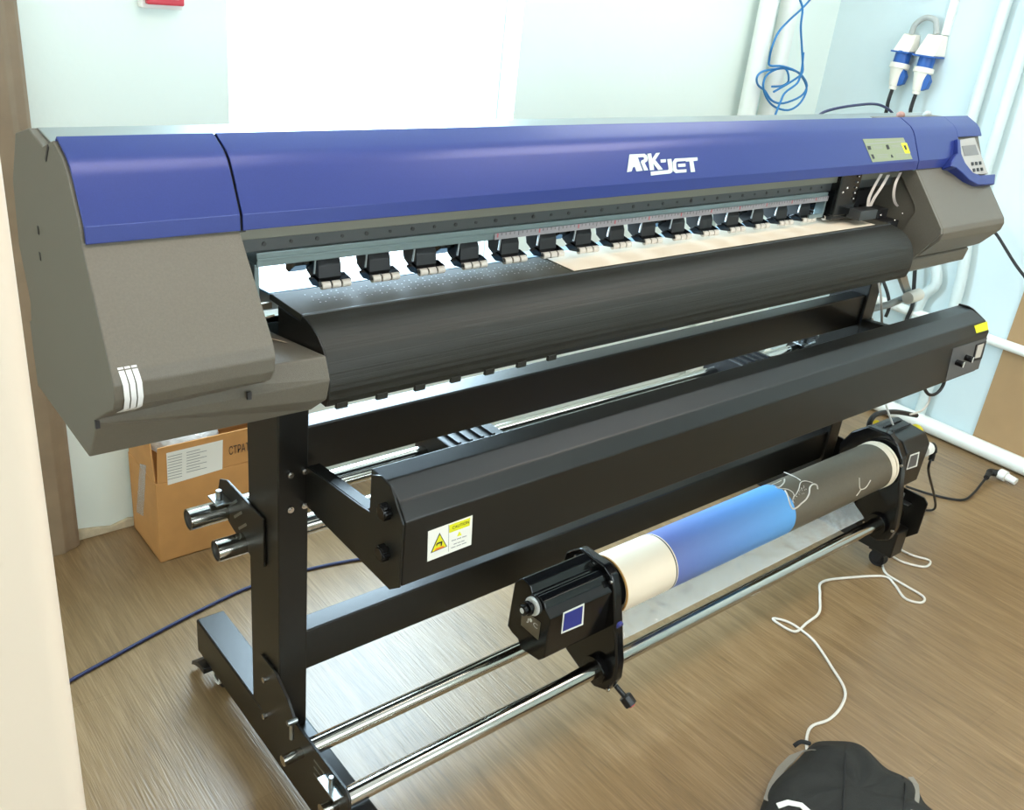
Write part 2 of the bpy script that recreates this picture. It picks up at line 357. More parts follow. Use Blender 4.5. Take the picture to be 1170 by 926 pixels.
# open door leaf at the left edge of the frame (ivory, rounded edge)
E_ = [(-.4975, -.6)]
dl = MB(); rr = .022; prof = []
for k in range(9):
    a = -PI/2+PI*k/8; prof.append((-.4975-rr+rr*math.cos(a), -.6+rr*math.sin(a)))
prof += [(-1.25, -.6+rr), (-1.25, -.6-rr)]
dl.prism(prof, .012, 2.05, ax=2); d2 = struct(dl.build('door_2', M['door'], smooth=40))
MB().cyl((-.58, -.578, 1.0), (-.58, -.53, 1.0), .012).cyl((-.58, -.535, 1.0), (-.70, -.535, 1.0), .01).build('door_handle', M['steel'], d2, smooth=40)

# heating pipes
def pipe(pts, r, mt, name, label, grp=None, sub=1, cat='pipe'):
    o = MB().path(pts, r, 20, sub).build(name, mt, smooth=50); return tag(o, label, cat, grp)
pipe([(2.560, YW-.065, 0), (2.560, YW-.065, H)], .036, M['pipe'], 'heating_pipe', 'thick white vertical heating pipe, the left one of the pair in the far corner')
pipe([(2.695, YW-.065, 0), (2.695, YW-.065, H)], .038, M['pipe'], 'heating_pipe', 'thick white vertical heating pipe, the right one of the pair, behind the blue cable coil')
pipe([(XW-.03, .40, .03), (XW-.03, .402, .50), (XW-.03, .36, .62), (XW-.03, .42, .80), (XW-.03, .42, 1.2), (XW-.03, .43, H)], .022, M['pipe_cyan'], 'wall_pipe', 'pale vertical pipe with a bend on the right wall, just right of the printer head', None, 5)
pipe([(XW-.03, .26, .03), (XW-.03, .262, .60), (XW-.03, .30, .9), (XW-.03, .31, 1.36), (XW-.03, .33, H)], .022, M['pipe_cyan'], 'wall_pipe', 'pale vertical pipe nearest the beige board on the right wall', None, 5)
pipe([(XW-.034, 1.05, .47), (XW-.034, -1.2, .47)], .020, M['pipe'], 'wall_pipe', 'white horizontal pipe crossing the right wall and the beige board at knee height')
pipe([(XW-.048, 1.05, .036), (XW-.048, -1.4, .036)], .033, M['pipe'], 'skirting_pipe', 'thick white pipe lying along the foot of the right wall')
tag(MB().box(XW-.012, XW-.002, -1.05, .03, .02, 1.25).build('fibreboard_panel', M['board'], bevel=.001), 'tall beige fibreboard sheet standing against the right wall behind the pipe', 'board')

# ================================================================== THE PRINTER
P = empty('large_format_printer', (1.0, 0, 0))
tag(P, 'long blue and grey wide format roll printer on a black wheeled stand', 'printer')
def part(mb, name, m, bevel=0., smooth=None, parent=P, label=None, seg=2):
    o = mb.build(name, M[m] if isinstance(m, str) else m, parent, bevel, smooth, seg)
    if label: o['label'] = label
    return o
X0, XS, XR, X1 = -.313, -.1, 1.769, 2.137
# --- stand
for x0 in (0.0, 1.888):
    x1 = x0+.06; s = 1 if x0 == 0 else -1
    post = part(MB().box(x0, x1, 0, .125, .155, .97), 'stand_post', 'black', .003)
    for (dx, z) in ((.022, .762), (.05, .762), (.022, .69), (.05, .69)):
        xx = x0+dx
        part(MB().cyl((xx, 0, z), (xx, -.006, z), .0062, n=14).cyl((xx, -.006, z), (xx, -.009, z), .004, n=10), 'bolt', 'bolt', 0, 40, post)
    fx0 = 0. if x0 == 0 else 1.93
    foot = part(MB().box(fx0, fx0+.068, -.285, .43, .062, .155), 'stand_foot', 'black', .004)
    for y in (.355, -.235):
        c = part(MB().box(fx0+.012, fx0+.056, y-.03, y+.03, .052, .062).prism([(y-.02, .055), (y+.02, .055), (y+.012, .02), (y-.012, .02)], fx0+.014, fx0+.020).prism([(y-.02, .055), (y+.02, .055), (y+.012, .02), (y-.012, .02)], fx0+.048, fx0+.054), 'caster', 'black_matt', .001)
        part(MB().cyl((fx0+.021, y, .027), (fx0+.047, y, .027), .027), 'wheel', 'rubber', .002, 40, c)
        if x0 == 0: part(MB().tubewall((fx0+.013, y, .030), (fx0+.0185, y, .030), .019, .013), 'wheel_rim', 'white', 0, 40, c)
        if y > 0: part(MB().prism([(y+.01, .058), (y+.05, .052), (y+.085, .028), (y+.09, .012), (y+.07, .026), (y+.04, .038), (y+.012, .04)], fx0-.012, fx0+.016), 'brake_lever', 'black_matt', .002, None, c)
part(MB().box(.06, 1.888, .01, .056, .748, .843), 'cross_beam', 'black', .003)
part(MB().box(-.25, 2.05, -.005, .13, .950, 1.0), 'head_beam', 'black', .002)
part(MB().box(.06, 1.93, .01, .056, .288, .386), 'cross_beam', 'black', .003)

# --- foot brackets that hold the take-up tubes
TY0, TZ0, TR0 = -.124, .225, .0175   # rear tube
TY1, TZ1, TR1 = -.238, .188, .0190   # front tube
brprof = [(.07, .315), (.01, .315), (-.045, .285), (-.075, .252), (-.268, .252), (-.283, .238), (-.283, .15), (-.255, .12), (-.06, .12), (.0, .157), (.07, .157)]
brprof2 = [(y-(.03 if y < -.2 else 0), z+.02*(z > .2)) for (y, z) in brprof]
for xa in (-.006, 1.998):
    b = part(MB().prism(brprof if xa < 1 else brprof2, xa, xa+.006), 'tube_bracket', 'black', .001)
    for (y, z) in ((.045, .27), (.048, .17)): part(MB().cyl((xa, y, z), (xa-.008, y, z), .006, n=14), 'bolt', 'bolt', 0, 40, b)
    part(MB().box(xa-.022, xa, -.268, -.205, .232, .236).cyl((xa-.011, -.238, .236), (xa-.011, -.238, .262), .005), 'adjuster', 'steel', .001, 40, b)
    part(MB().cyl((xa-.011, -.085, .225), (xa-.011, -.085, .268), .0045).cyl((xa-.02, -.085, .268), (xa-.0, -.085, .268), .0055), 'clamp_screw', 'steel', 0, 40, b)
    for k in range(3): part(MB().box(xa-.0008, xa, -.215+k*.0, -.155, .222-k*.017, .226-k*.017), 'slot', 'steel', 0, None, b)
    part(MB().cyl((xa-.04, -.105, .2), (xa+.002, -.105, .2), .011), 'tube_stub', 'chrome', 0, 40, b)
    part(MB().cyl((xa-.03, TY1, TZ1), (xa+.002, TY1, TZ1), .013), 'tube_stub', 'chrome', 0, 40, b)
part(MB().cyl((0, TY0, TZ0), (1.995, TY0, TZ0), TR0, n=40), 'take_up_tube', 'chrome', 0, 40)
part(MB().cyl((0, TY1, TZ1), (1.995, TY1, TZ1), TR1, n=40), 'take_up_tube', 'chrome', 0, 40)

# --- rear feed tubes
for xa in (-.006, 1.948):
    b = part(MB().prism([(.245, .634), (.212, .648), (.05, .648), (.05, .54), (.10, .53), (.185, .548), (.265, .572)], xa, xa+.005), 'feed_tube_bracket', 'black', .001)
    for k in range(3): part(MB().prism([(.165-.02*k, .63-.016*k), (.20-.02*k, .60-.016*k), (.196-.02*k, .596-.016*k), (.161-.02*k, .626-.016*k)], xa-.0008, xa), 'slot', 'steel', 0, None, b)
    part(MB().box(xa-.03, xa, .19, .235, .606, .610).cyl((xa-.016, .212, .61), (xa-.016, .212, .63), .006), 'adjuster', 'steel', .001, 40, b)
for (y, z, xs) in ((.222, .575, -.082), (.140, .543, -.062)):
    ft = part(MB().tubewall((xs, y, z), (2.0, y, z), .0218, .0195, 40), 'feed_tube', 'chrome', 0, 40)
    part(MB().cyl((xs+.003, y, z), (xs+.006, y, z), .0195, n=32), 'end_cap', 'black_matt', 0, 40, ft)
for (xa, xb) in ((.475, .63), (1.52, 1.66)):
    h = MB().prism([(.085, .52), (.262, .52), (.262, .59), (.235, .64), (.12, .64), (.085, .60)], xa, xb)
    hh = part(h, 'media_holder', 'black_matt', .003)
    for k in range(4):
        xx = xa+.02+k*.032
        part(MB().prism([(.12, .641), (.235, .641), (.232, .647), (.123, .647)], xx, xx+.008), 'rib', 'black_matt', 0, None, hh)

# --- dryer (heater bar) on two arms
for xa in (.0555, 1.888):
    if xa > 1: a = MB().prism([(.0, .685), (.0, .768), (-.18, .785), (-.204, .79), (-.204, .69)], xa, xa+.004)
    else: a = MB().prism([(.0, .685), (.0, .768), (-.18, .785), (-.213, .79), (-.217, .862), (-.24, .872), (-.272, .868), (-.31, .82), (-.31, .70), (-.283, .679)], xa, xa+.004)
    ar = part(a, 'dryer_arm', 'black', .001)
    part(MB().prism([(.0, .765), (.0, .769), (-.20, .787), (-.20, .783)], xa+.004, xa+.026), 'arm_flange', 'black', .0008, None, ar)
    for z in (.823, .745):
        k = MB(); c = (-.268, z)
        for j in range(6):
            t = j*PI/3; k.cyl((xa-.0, c[0]+.010*math.cos(t), c[1]+.010*math.sin(t)), (xa-.013, c[0]+.010*math.cos(t), c[1]+.010*math.sin(t)), .0048, n=10)
        k.cyl((xa, *c), (xa-.015, *c), .011, n=20)
        if xa < 1: part(k, 'knob', 'black_gloss', .0008, 40, ar)
DP = [(-.315, .70), (-.315, .822), (-.297, .842), (-.270, .866), (-.242, .868), (-.242, .862), (-.30, .81), (-.30, .706), (-.20, .706), (-.20, .70)]
dry = part(MB().prism([(-.31, .70), (-.31, .822), (-.290, .849), (-.250, .866), (-.205, .866), (-.205, .70)], .0605, 2.02), 'dryer_bar', 'black', .0025)
part(MB().prism([(-.308, .702), (-.308, .821), (-.289, .848), (-.249, .868), (-.232, .872), (-.205, .870), (-.205, .702)], 2.02, 2.026), 'end_plate', 'black', .001, None, dry)
# dryer control face at right
pf = [at(u, v, 1, -.3102) for (u, v) in ((1088.5, 398.5), (1127.5, 386), (1117.5, 421.5), (1080, 435))]
part(MB().poly(pf, .0012, Vector((0, -1, 0))), 'control_face', 'panel_dark', 0, None, dry, 'dark grey control face')
for (u, v, mm, r) in ((1098, 416, 'black_gloss', .0085), (1108.5, 410.5, 'black_gloss', .0085)):
    c = at(u, v, 1, -.325); kn = part(MB().cyl((c.x, -.311, c.z), (c.x, -.332, c.z), r), 'dial', mm, .001, 40, dry)
    part(MB().box(c.x-.002, c.x+.002, -.3335, -.3325, c.z-.008, c.z+.008), 'pointer', 'white', 0, None, dry)
c = at(1098-5, 412, 1, -.312)
part(MB().poly([at(u, v, 1, -.3115) for (u, v) in ((1115, 394), (1126.5, 390), (1121, 410), (1111, 413))], .002, Vector((0, -1, 0))), 'rocker_switch_frame', 'black_matt', 0, None, dry)
part(MB().poly([at(u, v, 1, -.3135) for (u, v) in ((1117, 395), (1124, 392.5), (1119.5, 408), (1113.5, 409.5))], .0015, Vector((0, -1, 0))), 'rocker_switch', 'beige', 0, None, dry, 'ivory rocker switch')
n1 = Vector((0, -.027, .020)).normalized(); p1 = Vector((0, -.31, .822))
part(MB().poly([atp(u, v, p1, n1, .0002) for (u, v) in ((1113, 372.5), (1127.5, 367.5), (1129.0, 377), (1115.5, 381))], .0008, n1), 'label', 'label_yellow', 0, None, dry, 'small yellow label')
# caution sticker
cs = part(MB().poly([at(u, v, 1, -.3101) for (u, v) in ((489, 607.5), (539.8, 589), (538.2, 622.5), (488, 642))], .0006, Vector((0, -1, 0))), 'caution_label', 'label_white', 0, None, dry, 'white and yellow caution label')
def cpx(u, v): return at(480+u/11.57, 570+v/11.57, 1, -.3108)
def cpoly(pts, mm, off=0.): part(MB().poly([cpx(*p)+Vector((0, -off, 0)) for p in pts], .0003, Vector((0, -1, 0))), 'label_mark', mm, 0, None, dry)
cpoly([(385, 352), (662, 252), (655, 356), (385, 455)], 'label_yellow')
cpoly([(257, 452), (357, 632), (138, 722)], 'ink'); cpoly([(257, 475), (342, 628), (156, 704)], 'label_yellow', .0004)
cpoly([(205, 655), (292, 622), (322, 634), (182, 690)], 'ink_orange', .0008)
cpoly([(208, 605), (222, 583), (292, 556), (282, 618), (268, 622), (270, 584), (226, 602), (216, 632)], 'ink', .0008)
cpoly([(520, 433), (550, 482), (487, 500)], 'label_yellow'); cpoly([(376, 345), (381, 343), (378, 700), (373, 702)], 'ink_grey')
A = cpx(420, 405); B = cpx(640, 322); text('caution_text', 'CAUTION', A, B-A, (0, 0, 1), .0085, M['ink'], dry, (B-A).length, .0012)
for (ua, va, ub, vb) in ((410, 562, 622, 490), (440, 606, 590, 552), (405, 656, 618, 578)):
    for k in range(3):
        a0_, b0_ = k/3.+.02, (k+1)/3.-.04; du, dv = ub-ua, vb-va
        cpoly([(ua+du*a0_, va+dv*a0_-6), (ua+du*b0_, va+dv*b0_-6), (ua+du*b0_, va+dv*b0_+4), (ua+du*a0_, va+dv*a0_+4)], 'ink_grey')

# --- left end housing (grey) : side panel + sloped front + bulge
def Lp(y, z): return (y, z)
front = [(.10, 1.352), (-.008, 1.352), (-.045, 1.336), (-.066, 1.315), (-.089, 1.262), (-.091, 1.240), (-.196, 1.104), (-.201, 1.088), (-.198, 1.066), (-.186, 1.048), (-.078, .984)]
xl = [X0]*6+[-.322, -.326, -.327, -.326, X0]
hs = MB()
b0 = len(hs.v)
back = [(-.02, .898), (.034, .899), (.244, .903), (.222, 1.06), (.250, 1.145), (.236, 1.25), (.184, 1.328), (.113, 1.345), (.048, 1.338)]
fr = [(-.007, 1.354), (-.043, 1.338), (-.062, 1.316), (-.090, 1.262), (-.091, 1.240), (-.150, 1.165), (-.196, 1.104), (-.201, 1.088), (-.198, 1.066), (-.186, 1.048), (-.078, .984)]
fx = [X0, X0, X0, X0, X0, -.318, -.322, -.322, -.321, -.320, X0]
allp = fr+[(.244, .984), (.222, 1.06), (.250, 1.145), (.236, 1.25), (.184, 1.328), (.113, 1.347), (.048, 1.336)]
allx = fx+[X0]*7
n = len(allp)
vs = [(allx[i], *allp[i]) for i in range(n)]+[(XS, *allp[i]) for i in range(n)]
fs = [(i, (i+1) % n, n+(i+1) % n, n+i) for i in range(n)]+[tuple(range(n))[::-1], tuple(range(n, 2*n))]
house = part(MB().add(vs, fs), 'end_housing', 'grey', .003, 35)
# skirt under the left housing, running on past the post
skirt = part(MB().add([(X0, -.076, 1.02), (X0, -.080, .978), (X0, -.022, .897), (X0, .244, .903), (X0, .244, 1.02),
                       (-.0145, -.188, 1.070), (-.0145, -.203, 1.036), (-.0145, -.193, 1.000), (-.0145, -.148, .964), (-.0145, .15, .945), (-.0145, .15, 1.02)],
                      [(0, 1, 2, 3, 4), (0, 5, 6, 1), (1, 6, 7), (1, 7, 8, 2), (2, 8, 9, 3), (3, 9, 10, 4), (0, 4, 10, 5), (5, 10, 9, 8, 7, 6)]), 'lower_skirt', 'grey', .0025)
for (u, v) in ((111.5, 485.5), (285, 452.5)):
    c = at(u, v, 1, -.0812 if u < 200 else -.1655); part(MB().box(c.x-.003, c.x+.003, c.y-.001, c.y+.004, c.z-.006, c.z+.006), 'slot', 'ink', 0, None, skirt)
c = at(363, 407, 1, -.15); part(MB().cyl((c.x, -.140, c.z), (c.x, -.152, c.z), .004), 'screw', 'bolt', 0, 40, skirt)
# slots on the side panel
for (u, v, dy, dz) in ((44, 263, .004, .006), (46, 293, .004, .006)):
    c = at(u, v, 0, X0); part(MB().box(X0-.001, X0+.002, c.y-.003, c.y+.003, c.z-.006, c.z+.006), 'slot', 'ink', 0, None, house)
c = at(54, 175, 0, X0); part(MB().prism([(c.y-.012, c.z+.01), (c.y-.008, c.z+.013), (c.y+.012, c.z-.01), (c.y+.008, c.z-.013)], X0-.001, X0+.002), 'slot', 'ink', 0, None, house)
# blue caps: the outer (photo) profile
BP = [(-.004, 1.354), (-.012, 1.360), (-.047, 1.343), (-.058, 1.333), (-.067, 1.319), (-.0955, 1.264), (-.0965, 1.241)]
def cap(x0, x1): return MB().sheet(BP, x0, x1, .004)
part(cap(X0+.004, XS-.0015), 'blue_cap', 'blue', .0015, 30, label='blue cap over the left housing')
# white reflective stripes on the left housing
for k in range(3):
    xa = -.3125+.0085*k; xb = xa+.0068; sx = .0012
    pr = [(-.1925, 1.109), (-.1995, 1.098), (-.2025, 1.088), (-.2000, 1.066), (-.1885, 1.0475), (-.170, 1.0365), (-.150, 1.0250)]
    part(MB().sheet(pr, xa, xb, .0008, [xa+sx*i for i in range(7)], [xb+sx*i for i in range(7)]), 'reflective_stripe', 'tape', 0, 40, house)
# --- centre lid
lid = part(MB().sheet(BP, XS+.002, XR-.002, .004), 'lid', 'blue', .0015, 30, label='long blue lid with silver lettering')
part(MB().box(XS+.002, XR-.002, -.0925, -.055, 1.2405, 1.2435), 'lid_lip', 'black_matt', 0, None, lid)
part(MB().sheet([(y+.0045, z-.0035) for (y, z) in BP[1:]], XS-.006, XS+.008, .003), 'seam_gasket', 'black_matt')
part(MB().sheet([(y+.0045, z-.0035) for (y, z) in BP[1:]], XR-.008, XR+.006, .003), 'seam_gasket', 'rail_light')
# --- light metal top plate behind the lid, back cover
part(MB().prism([(-.006, 1.334), (.112, 1.348), (.112, 1.342), (-.006, 1.328)], X0+.012, X1-.02), 'top_plate', 'steel', .001, label='light metal top plate')
part(MB().box(XS, XR, .105, .112, 1.20, 1.343), 'back_panel', 'rail', 0)
# --- right end housing
RP = [(-.012, 1.352), (-.044, 1.336), (-.061, 1.316), (-.089, 1.262), (-.091, 1.242), (-.205, 1.112), (-.210, 1.098), (-.206, 1.078), (-.162, 1.026), (-.140, 1.012)]
RB = [(.10, 1.012), (.15, 1.10), (.15, 1.30), (.113, 1.342)]
rh = part(MB().prism(RP+RB, XR+.010, X1), 'end_housing', 'grey', .003, 35)
ip = [at(u, v, 0, XR) for (u, v) in ((1031, 204), (1045, 236), (1045.5, 241), (1027, 271), (1029, 290.6))]
part(MB().prism([(-.004, 1.350), (-.043, 1.336), (-.061, 1.316), (-.089, 1.262), (-.0915, 1.242), (-.205, 1.112), (-.209, 1.098), (-.155, 1.018)]+[(p.y, p.z) for p in reversed(ip)]+[(.02, 1.26), (.02, 1.35)], XR, XR+.010), 'inner_side_panel', 'grey', .001, None, rh)
rsk = part(MB().prism([(-.128, 1.012), (-.140, 1.005), (-.134, .970), (-.02, .905), (.13, .905), (.13, 1.012)], 1.745, 2.125), 'lower_skirt', 'grey', .003)
# blue cap with the swoosh that wraps the keypad
bc = cap(XR+.002, 2.0); bc.sheet(BP[:5]+[(-.0695, 1.314)], 2.0, X1+.004, .004)
part(bc, 'blue_cap', 'blue', .0015, 30, label='blue cap over the right housing')
KN = Vector((0, -.128, .074)).normalized(); KP = Vector((0, -.078, 1.318))
pn = Vector((0, -.892, .452)).normalized(); 
# slope plane from (-.068,1.318) to (-.205,1.11): normal
sl = Vector((0, -.205+.094, 1.112-1.242)); pn2 = Vector((0, -(1.242-1.112), .111)).normalized(); pp = Vector((0, -.094, 1.242))
sw = [(1086, 190.5), (1092, 192), (1099, 198), (1107, 206), (1117, 211.5), (1136, 211), (1137, 199), (1120, 200.5), (1111, 197), (1104, 188), (1098, 180), (1095.5, 174), (1091, 178), (1087, 186)]
def solid(pts, t): return MB().poly([atp(u, v, KP, KN, 0)-KN*t for (u, v) in pts], t, KN)
part(MB().poly([atp(u, v, KP, KN, -.028) for (u, v) in sw], .030, KN), 'blue_trim', 'blue', .003, 30, rh, 'blue curved trim under the keypad')
part(MB().poly([atp(u, v, KP, KN, -.028) for (u, v) in ((1093.8, 159), (1096.5, 160), (1098, 176), (1104, 190), (1098, 188), (1094, 178))], .0295, KN), 'blue_rim', 'blue', .001, None, rh)
kp = [(1095.5, 160), (1113.5, 157), (1129, 198.5), (1112, 199.5), (1104, 190), (1096.5, 175)]
part(MB().poly([atp(u, v, KP, KN, -.028) for (u, v) in kp], .0285, KN), 'keypad', 'panel_grey', .001, None, rh, 'light grey keypad with display')
part(MB().poly([atp(u, v, KP, KN, .0006) for (u, v) in ((1098.5, 167), (1114, 165.5), (1118, 177), (1101.5, 178.5))], .0008, KN), 'display', 'lcd', 0, None, rh, 'grey display')
for i in range(3):
    for j in range(2):
        u = 1110.5+4.4*i+j*1.8; v = 187.5+7.2*j-.5*i
        part(MB().poly([atp(u+a, v+b, KP, KN, .0006) for (a, b) in ((-1.3, -1.8), (.9, -1.9), (1.5, 1.7), (-.7, 1.9))], .002, KN), 'button', 'black_matt', 0, None, rh)

# --- lettering on the lid (plane of the sloped front)
qn = Vector((0, -(1.319-1.264), .0285)).normalized(); qp = Vector((0, -.0955, 1.264))
def lg(pts): return [atp(700+a/9.75, 170+b/9.75, qp, qn, .0003) for (a, b) in pts]
letters = [
 [(185, 66), (262, 62), (330, 245), (262, 254), (243, 200), (220, 212), (207, 254), (158, 262)],
 [(262, 62), (350, 58), (378, 78), (388, 112), (380, 140), (352, 160), (392, 240), (348, 244), (310, 152), (318, 132), (345, 122), (348, 104), (335, 94), (278, 98)],
 [(384, 58), (425, 54), (435, 118), (480, 50), (524, 46), (470, 128), (555, 232), (505, 238), (448, 165), (458, 238), (412, 242)],
 [(530, 122), (588, 118), (588, 152), (534, 156)],
 [(605, 118), (650, 115), (666, 232), (662, 258), (640, 276), (424, 300), (420, 258), (612, 240), (622, 228)],
 [(690, 112), (808, 106), (808, 138), (718, 144), (702, 156), (706, 222), (718, 236), (818, 230), (818, 264), (700, 272), (672, 250), (664, 150)],
 [(724, 172), (806, 166), (808, 200), (728, 206)],
 [(808, 106), (940, 97), (942, 134), (895, 138), (914, 258), (868, 262), (852, 142), (812, 145)]]
L_ = MB()
for l in letters: L_.poly(lg(l), .0008, qn)
part(L_, 'logo_lettering', 'logo', 0, None, lid, 'silver white brand lettering')
# pale green instruction label at right
def g2(u, v): return atp(970+u/13, 150+v/13, qp, qn, .0003)
part(MB().poly([g2(200, 118), g2(805, 98), g2(940, 415), g2(345, 462)], .0006, qn), 'instruction_label', 'label_green', 0, None, lid, 'pale green instruction label')
mk = MB()
for q in ([(765, 180), (850, 175), (905, 330), (830, 335)],): part(MB().poly([g2(*p)+qn*.0008 for p in q], .0003, qn), 'label_mark', 'label_yellow', 0, None, lid)
for q in ([(262, 225), (310, 222), (325, 275), (280, 280)], [(540, 205), (575, 203), (600, 265), (565, 275)], [(318, 348), (352, 346), (378, 410), (350, 415)],
          [(615, 350), (630, 350), (655, 392), (622, 395)], [(800, 215), (835, 210), (855, 275), (835, 285)]):
    mk.poly([g2(*p)+qn*.0011 for p in q], .0003, qn)
part(mk, 'label_mark', 'ink', 0, None, lid)
mk = MB(); mk.poly([g2(*p)+qn*.0008 for p in [(232, 188), (820, 145), (824, 158), (238, 200)]], .0003, qn)
for (a, b, w_) in ((345, 225, 140), (352, 245, 140), (360, 262, 130), (620, 215, 120), (630, 235, 120), (400, 350, 170), (408, 372, 160), (416, 395, 160), (680, 340, 180), (690, 362, 180), (695, 385, 170), (380, 140, 210)):
    mk.poly([g2(*p)+qn*.0008 for p in [(a, b), (a+w_, b-w_*.06), (a+w_+4, b+6-w_*.06), (a+4, b+6)]], .0003, qn)
part(mk, 'label_mark', 'ink_grey', 0, None, lid)

# --- rail inside the opening
rail = part(MB().box(XS+.003, XR-.002, -.040, .095, 1.189, 1.232), 'rail_beam', 'rail', .001)
part(MB().box(XS+.003, XR-.002, -.052, -.040, 1.2125, 1.232), 'rail_lip', 'khaki', .001, None, rail)
part(MB().box(-.055, 1.46, -.046, .0, 1.1665, 1.189), 'rail_strip', 'rail_light', .0015, None, rail, 'light grey strip under the rail')
part(MB().box(-.055, 1.46, -.048, -.046, 1.176, 1.180), 'rail_strip', 'rail_light', .0008, None, rail)
for k in range(34):
    xx = -.04+k*.0446
    part(MB().cyl((xx, -.0398, 1.2005), (xx, -.0412, 1.2005), .0028 if k % 2 else .0036, n=12), 'rail_screw', 'ink', 0, 40, rail)
rl = part(MB().box(.40, 1.46, -.0490, -.0475, 1.1675, 1.1795), 'ruler', 'ruler', 0, None, rail, 'pale ruler strip')
tk = MB(); tr = MB()
for k in range(106):
    xx = .405+k*.01; hgt = .005 if k % 5 else .008
    (tr if k % 10 == 0 else tk).box(xx, xx+(.003 if k % 10 == 0 else .0012), -.0496, -.0489, 1.1795-hgt, 1.179)
part(tk, 'ruler_marks', 'tick', 0, None, rail)['kind'] = 'stuff'; part(tr, 'ruler_numbers', 'tick_red', 0, None, rail)['kind'] = 'stuff'
part(MB().cyl((-.008, .006, 1.155), (1.46, .006, 1.155), .0062), 'lift_shaft', 'rail', .001, 40)
part(MB().box(-.058, -.050, -.044, .01, 1.10, 1.17), 'side_strut', 'rail_light', .001)
part(MB().box(1.456, 1.461, -.046, -.02, 1.125, 1.18).box(1.40, 1.461, -.046, -.04, 1.125, 1.135), 'side_strut', 'rail_light', .001)
# pinch rollers
PX = [.078+.0945*k for k in range(16)]
for i, xx in enumerate(PX):
    a = part(MB().prism([(-.018, 1.168), (-.028, 1.150), (-.030, 1.128), (-.008, 1.122), (.012, 1.132), (.022, 1.166)], xx-.020, xx+.022), 'pinch_arm', 'black_matt', .0015)
    part(MB().prism([(-.044, 1.121), (-.040, 1.1285), (-.018, 1.133), (-.004, 1.124), (-.02, 1.117)], xx-.026, xx+.034), 'roller_base', 'black_gloss', .001, None, a)
    for k in range(3):
        xa = xx-.021+.0185*k
        part(MB().cyl((xa, -.040, 1.1215), (xa+.0155, -.040, 1.1215), .0066, n=16), 'pinch_roller', 'beige', .0006, 40, a)
    if i % 3 == 0:
        part(MB().prism([(.022, 1.165), (-.012, 1.165), (-.012, 1.150), (.012, 1.132), (.022, 1.135)], xx-.052, xx-.022), 'lift_cam', 'black_gloss', .001, None, a)
        part(MB().sphere((xx-.036, -.0125, 1.157), .003, 8, 6), 'screw', 'bolt', 0, 60, a)
    part(MB().cyl((xx-.026, -.030, 1.166), (xx-.028, -.030, 1.140), .0018, n=8), 'spring', 'steel', 0, 40, a)

# --- platen, perforated, and curved apron below it
plat = part(MB().box(-.012, 1.69, -.104, -.004, 1.094, 1.1055), 'platen', 'platen', .001)
part(MB().box(-.012, 1.69, -.1095, -.1045, 1.096, 1.1065), 'platen_edge', 'rail', .001, None, plat)
part(MB().sheet([(.002, 1.101), (.045, 1.098), (.06, 1.088), (.12, 1.045), (.20, .995)], -.012, 1.60, .004), 'feed_guide', 'guide', 0, 40, label='pale blue-grey steel feed guide behind the platen')
part(MB().box(-.012, 1.60, -.0035, .002, 1.094, 1.104), 'grit_roller', 'black_matt', .001)
dots = MB()
for k in range(58):
    for (dy, dx) in ((-.028, 0), (-.040, .006), (-.056, .0), (-.068, .006)):
        if (k+int(dy*1000)) % 3 == 0: continue
        xx = .035+k*.0095+dx
        if xx > .56: continue
        dots.cyl((xx, dy, 1.1055), (xx, dy, 1.1058), .0013, n=8)
part(dots, 'suction_holes', 'panel_grey', 0, None, plat)['kind'] = 'stuff'
AP = [(-.109, 1.104), (-.125, 1.102), (-.142, 1.097), (-.158, 1.089), (-.172, 1.077), (-.183, 1.062), (-.190, 1.045), (-.193, 1.027), (-.193, 1.010), (-.190, .995), (-.186, .984)]
apr = part(MB().sheet(AP, -.010, 1.69, .004), 'apron', M['apron'], 0, 50, label='black curved ribbed front apron')
for k in range(7):
    xx = .004+k*.072
    part(MB().box(xx, xx+.020, -.190, -.184, .9775, .988), 'apron_tab', 'apron' if False else M['apron'], .0005, None, apr)
for xa in (-.013, 1.69):
    pr = AP+[(-.11, .985), (-.03, 1.01), (-.03, 1.094), (-.104, 1.094)]
    part(MB().prism(pr, xa, xa+.003), 'apron_side', 'black', .0008)
# left recess: inner frame, dark pocket, light struts behind the gap
part(MB().prism([(.02, 1.165), (.02, .99), (-.07, .99), (-.155, 1.045), (-.15, 1.075), (-.06, 1.075), (-.02, 1.165)], XS-.001, XS+.002), 'inner_side_plate', 'black_matt', 0)
part(MB().box(XS+.002, -.013, -.14, .10, 1.018, 1.024).box(XS+.002, -.013, .10, .104, 1.02, 1.10), 'recess_floor', 'label_navy' if False else 'black_gloss', 0)
part(MB().cyl((XS+.002, -.13, 1.045), (-.013, -.135, 1.047), .0016, n=8), 'recess_rod', 'steel', 0, 40)
part(MB().box(XS+.002, -.014, -.012, -.006, 1.084, 1.094).box(-.040, -.034, -.01, -.004, 1.024, 1.09).box(-.080, -.074, -.01, -.004, 1.024, 1.09).path([(-.098, -.02, 1.07), (-.014, -.09, 1.05)], .0016, 6, 1).path([(-.098, -.0, 1.055), (-.014, -.02, 1.075)], .002, 6, 1), 'inner_frame', 'plate', .0006)
part(MB().box(XS+.002, -.058, -.03, .03, 1.135, 1.165), 'sensor_block', 'black_matt', .001)

